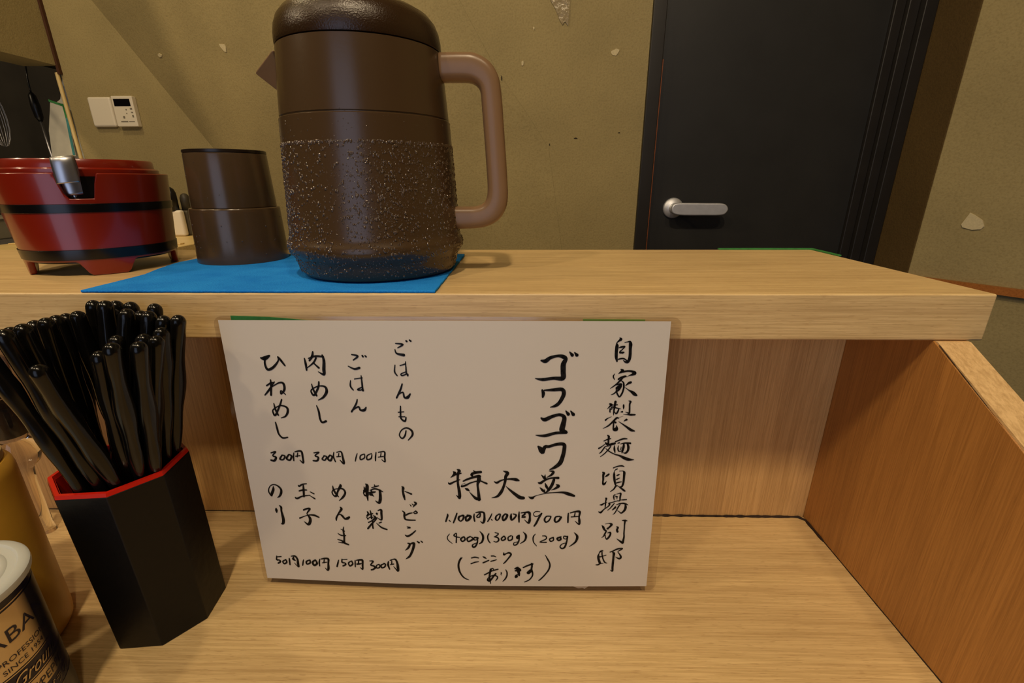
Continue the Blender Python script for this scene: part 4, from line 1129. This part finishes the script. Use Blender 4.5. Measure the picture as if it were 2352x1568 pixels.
# ---------------------------------------------------------------- chopstick holder
HB, HT = Vector((-.2633, .2606, .7531)), Vector((-.2645, .2590, .8790))
hold = empty('chopstick_holder', (HB.x, HB.y, .7531), 'black octagonal chopstick holder with red rim standing on the counter', 'holder')
def octa(c, r, z): return [Vector((c[0]+r*math.cos(math.radians(6-22.5-90+45*k)), c[1]+r*math.sin(math.radians(6-22.5-90+45*k)), z)) for k in range(8)]
def loft(name, loops, mat, parent, bevel=0, close=False):
    V = [p for L in loops for p in L]; Fc = []
    n = 8; m = len(loops)
    for i in range(m if close else m-1):
        for k in range(n): Fc.append((i*n+k, i*n+(k+1) % n, ((i+1) % m)*n+(k+1) % n, ((i+1) % m)*n+k))
    if not close: Fc.append(tuple(range(n))[::-1]); Fc.append(tuple(range((m-1)*n, m*n)))
    me = mesh(name, V, Fc)
    bm = bmesh.new(); bm.from_mesh(me); bmesh.ops.recalc_face_normals(bm, faces=bm.faces); bm.to_mesh(me); bm.free()
    return link_mesh(name, me, mat, parent, bevel=bevel)
loft('shell', [octa(HB, .0360, .7531), octa(HT, .0376, .8775), octa(HT, .0345, .8775), octa(HB, .0328, .7580)], M_HOLDER, hold, bevel=0.0007)
loft('rim', [octa(HT, .0374, .8776), octa(HT, .0368, .8800), octa(HT, .0346, .8800), octa(HT, .0340, .8776)], M_HOLDER_RED, hold, close=True)
loft('lining', [octa(HT, .0344, .8775), octa(HT, .0338, .8775), octa(HB, .0321, .7590), octa(HB, .0327, .7590)], M_HOLDER_RED, hold, close=True)
CHOPS = [(-0.2547,0.2529,0.7713,-0.2583,0.2147,0.9859),
(-0.2686,0.2450,0.7640,-0.2755,0.2328,0.9816),
(-0.2641,0.2513,0.7686,-0.2613,0.2267,0.9852),
(-0.2749,0.2350,0.7611,-0.2962,0.2647,0.9760),
(-0.2880,0.2659,0.7698,-0.2618,0.2401,0.9846),
(-0.2873,0.2698,0.7647,-0.2720,0.2556,0.9817),
(-0.2896,0.2598,0.7599,-0.2867,0.2762,0.9772),
(-0.2753,0.2757,0.7641,-0.2681,0.2651,0.9817),
(-0.2846,0.2709,0.7678,-0.2691,0.2785,0.9851),
(-0.2838,0.2629,0.7727,-0.2494,0.2660,0.9880),
(-0.2830,0.2802,0.7670,-0.2590,0.2835,0.9836),
(-0.2682,0.2854,0.7659,-0.2489,0.2824,0.9831),
(-0.2687,0.2794,0.7667,-0.2335,0.2827,0.9819),
(-0.2707,0.2799,0.7633,-0.2554,0.2750,0.9807),
(-0.2901,0.2540,0.7730,-0.2348,0.2632,0.9837),
(-0.2868,0.2515,0.7689,-0.2358,0.2742,0.9796),
(-0.2796,0.2549,0.7708,-0.2246,0.2666,0.9814),
(-0.2738,0.2708,0.7680,-0.2167,0.2668,0.9784),
(-0.2711,0.2767,0.7700,-0.2081,0.2676,0.9785),
(-0.2784,0.2730,0.7630,-0.2182,0.2774,0.9725),
(-0.2869,0.2556,0.7613,-0.2283,0.2774,0.9702),
(-0.2701,0.2739,0.7648,-0.2116,0.2567,0.9741),
(-0.2562,0.2699,0.7596,-0.2422,0.2101,0.9688),
(-0.2890,0.2477,0.7617,-0.2316,0.2481,0.9720),
(-0.2881,0.2549,0.7661,-0.2171,0.2501,0.9722),
(-0.2735,0.2699,0.7729,-0.2115,0.2218,0.9763),
(-0.2819,0.2692,0.7690,-0.2067,0.2459,0.9723),
(-0.2700,0.2725,0.7693,-0.2058,0.2318,0.9736),
(-0.2776,0.2657,0.7600,-0.2272,0.2297,0.9690),
(-0.2542,0.2490,0.7607,-0.2749,0.2166,0.9753)]
def stick(i, q):
    b, t = Vector(q[:3]), Vector(q[3:])
    d = t-b; L = d.length; d.normalize()
    rr = random.Random(i*7+1)
    nrm = d.cross(Vector((0, 1, .2))).normalized(); bn = d.cross(nrm)
    n = 12; V, Fc = [], []
    st = [0, .01, .12, .3]+[.3+.7*k/26 for k in range(1, 25)]+[.955, .972, .978, .984, .990, .995, .998, 1.0]
    st = sorted(set(round(s, 4) for s in st)); ph = rr.uniform(0, 2*PI)
    for s in st:
        base = .0014+(.0043-.0014)*min(1, s/.75)
        tw = s*5.0+ph
        sq = 0.16*min(1, max(0, (s-.25)/.15))*(1 if s < .93 else max(0, (1-s)/.07))
        wave = 1+0.10*math.sin(s*34+ph)*min(1, max(0, (s-.25)/.1))*(1 if s < .92 else 0)
        R = base*wave
        if s > .978: R = base*math.sqrt(max(0.02, 1-((s-.978)/.0222)**2))
        if s > .90 and s <= .978: R = base
        for k in range(n):
            a = 2*PI*k/n; rr_ = R*(1+sq*math.cos(4*(a-tw*.5))*.5+sq*.6*math.cos(2*(a-tw)))
            V.append(b+d*(s*L)+nrm*math.cos(a)*rr_+bn*math.sin(a)*rr_)
    m = len(st)
    for j in range(m-1):
        for k in range(n): Fc.append((j*n+k, j*n+(k+1) % n, (j+1)*n+(k+1) % n, (j+1)*n+k))
    Fc.append(tuple(range(n))[::-1]); Fc.append(tuple(range((m-1)*n, m*n)))
    me = mesh('chopstick', [v-b for v in V], Fc)
    o = bpy.data.objects.new('chopstick', me); COL.objects.link(o); o.location = b
    me.materials.append(M_CHOP)
    for p in me.polygons: p.use_smooth = True
    ordn = ['first', 'second', 'third', 'fourth', 'fifth', 'sixth', 'seventh', 'eighth', 'ninth', 'tenth', 'eleventh', 'twelfth', 'thirteenth', 'fourteenth']
    def rank(lo, hi_):   # order of the tips from left to right as seen from the seat
        xs = sorted(range(lo, hi_), key=lambda j: (Vector(CHOPS[j][3:])-Vector((0, 0, 1.055))).normalized().x)
        return ordn[xs.index(i)]
    if i == 22: lab = 'lone black chopstick with a low tip in front of the left fan'
    elif i == 29: lab = 'black chopstick leaning furthest left, its tip beyond the picture edge'
    elif i < 8: lab = 'black chopstick leaning left in the fan, %s tip from the left' % rank(0, 8)
    elif i < 22: lab = 'black chopstick in the tall rear cluster, %s tip from its left' % rank(8, 22)
    else: lab = 'black chopstick in the lower front row, %s tip from its left' % rank(23, 29)
    tag(o, lab, 'chopstick', 'chopsticks in the black holder')
for i, q in enumerate(CHOPS): stick(i, q)

# ---------------------------------------------------------------- spice tin
KC = (-.298, .172); KR = .0357
tin = empty('spice_tin', (KC[0], KC[1], .7531), 'round ground pepper tin with milky lid at the lower left corner', 'tin')
lathe_obj('body', [(0, .7531), (KR-.001, .7531), (KR+.0004, .7545), (KR, .7560), (KR, .8560), (KR+.0003, .8572), (KR-.001, .8580), (0, .8580)], KC, M_NAVY, tin, n=72)
lathe_obj('lid', [(KR+.0006, .8565), (KR+.0020, .8563), (KR+.0024, .8580), (KR+.0022, .8600), (KR+.0008, .8612), (.0335, .8613), (.0325, .8602), (.0290, .8600), (.0280, .8608), (.0265, .8608), (.0255, .8598), (0, .8598)], KC, M_LID, tin, n=72)
def band(name, z0, z1, mat, a0=-75, a1=60, off=.00015):
    n = 30; V, Fc = [], []
    for k in range(n+1):
        a = math.radians(a0+(a1-a0)*k/n)
        for z in (z0, z1): V.append((KC[0]+(KR+off)*math.cos(a), KC[1]+(KR+off)*math.sin(a), z))
    for k in range(n): Fc.append((2*k, 2*k+2, 2*k+3, 2*k+1))
    return link_mesh(name, mesh(name, V, Fc), mat, tin, smooth=True)
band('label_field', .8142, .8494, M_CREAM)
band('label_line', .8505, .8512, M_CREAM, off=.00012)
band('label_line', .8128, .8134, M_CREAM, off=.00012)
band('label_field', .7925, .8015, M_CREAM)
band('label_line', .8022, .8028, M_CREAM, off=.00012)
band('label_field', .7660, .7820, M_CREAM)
def wrap_text(name, body, size, a_mid, z, mat, shear=0.0, sx=1.0, align='CENTER', rise=0.0):
    cu = bpy.data.curves.new(name, 'FONT'); cu.body = body; cu.size = size; cu.align_x = align; cu.resolution_u = 3; cu.shear = shear
    tmp = bpy.data.objects.new(name, cu); COL.objects.link(tmp)
    dg = bpy.context.evaluated_depsgraph_get(); dg.update()
    me = bpy.data.meshes.new_from_object(tmp.evaluated_get(dg))
    bpy.data.objects.remove(tmp)
    for v in me.vertices:
        a = math.radians(a_mid)+v.co.x*sx/KR; zz = z+v.co.y
        v.co = (KC[0]+(KR+.0003)*math.cos(a), KC[1]+(KR+.0003)*math.sin(a), zz)
    me.materials.clear()
    return link_mesh(name, me, mat, tin)
wrap_text('lettering', 'GABAN', .0118, 1.0, .8312, M_NAVY, sx=1.12)
wrap_text('lettering', 'PROFESSIONAL', .0044, -17.0, .8213, M_NAVY, sx=1.05, align='LEFT')
wrap_text('lettering', 'SINCE 1954', .0040, -15.0, .8163, M_NAVY, sx=1.1, align='LEFT')
wrap_text('lettering', 'Ground', .0100, -14.0, .8045, M_CREAM, shear=0.5, sx=0.85, align='LEFT')
wrap_text('lettering', 'BLACK', .0070, -28.0, .7940, M_NAVY, sx=1.0, align='LEFT')
wrap_text('lettering', 'PEPPER', .0070, 3.0, .7940, M_NAVY, sx=1.0, align='LEFT')
wrap_text('lettering', '\u30b0\u30e9\u30a6\u30f3\u30c9', .0060, 5.0, .7850, M_CREAM, sx=1.0, align='LEFT')

# ---------------------------------------------------------------- mustard canister and glass mill behind
QC = (-.3600, .2277)
can = empty('canister', (QC[0], QC[1], .7531), 'mustard yellow translucent canister standing behind the pepper tin', 'canister')
lathe_obj('body', [(0, .7531), (.034, .7531), (.0375, .7545), (.0395, .7580), (.0400, .7630), (.0400, .8800), (.0392, .8850), (.0370, .8880), (0, .8880)], QC, M_CANISTER, can, n=64)
lathe_obj('lid', [(0, .8881), (.0350, .8881), (.0362, .8890), (.0362, .8935), (.0350, .8945), (0, .8945)], QC, M_CANLID, can, n=64)
GC = (-.4320, .3380)
gm = empty('glass_mill', (GC[0], GC[1], .7531), 'clear glass pepper mill with ribbed neck behind the mustard canister', 'mill')
lathe_obj('glass_body', [(0, .7531), (.0050, .7531), (.0052, .7545), (.0044, .760), (.0044, .806), (.006, .820), (.012, .826), (.0145, .834), (.013, .842), (.009, .849), (.0125, .856), (.0145, .870), (.0135, .884),
                         (.0105, .888), (.0125, .890), (.0105, .892), (.0125, .894), (.0105, .896), (.0125, .898), (.011, .901), (0, .901)], GC, M_GLASS, gm, n=32)
lathe_obj('peppercorn_fill', [(0, .852), (.0095, .853), (.0125, .870), (.0118, .880), (0, .881)], GC, M_PEPPER, gm, n=20)
lathe_obj('cap', [(0, .9012), (.0125, .9012), (.0135, .904), (.0135, .917), (.012, .921), (0, .922)], GC, M_STEEL, gm, n=28)

# ---------------------------------------------------------------- lamps the light comes from (above the frame); the slanted-wall one is added as fill
for i, (x, y, lab) in enumerate([(-0.05, -0.42, 'round recessed ceiling lamp above the middle of the counter'), (-0.85, -0.50, 'round recessed ceiling lamp above the left of the counter'), (0.40, -0.50, 'round recessed ceiling lamp above the right of the counter'), (-1.05, 0.62, 'added unseen ceiling lamp that brightens the slanted wall'), (-1.95, -0.10, 'round recessed ceiling lamp over the kitchen side')]):
    e = empty('ceiling_lamp', (x, y, 2.42), lab, 'lamp', 'ceiling lamps above the counter')
    lathe_obj('housing', [(.085, 2.4198), (.085, 2.412), (.070, 2.408), (.065, 2.412), (.060, 2.4195)], (x, y), M_WHITEPL, e, n=32, closed=True)
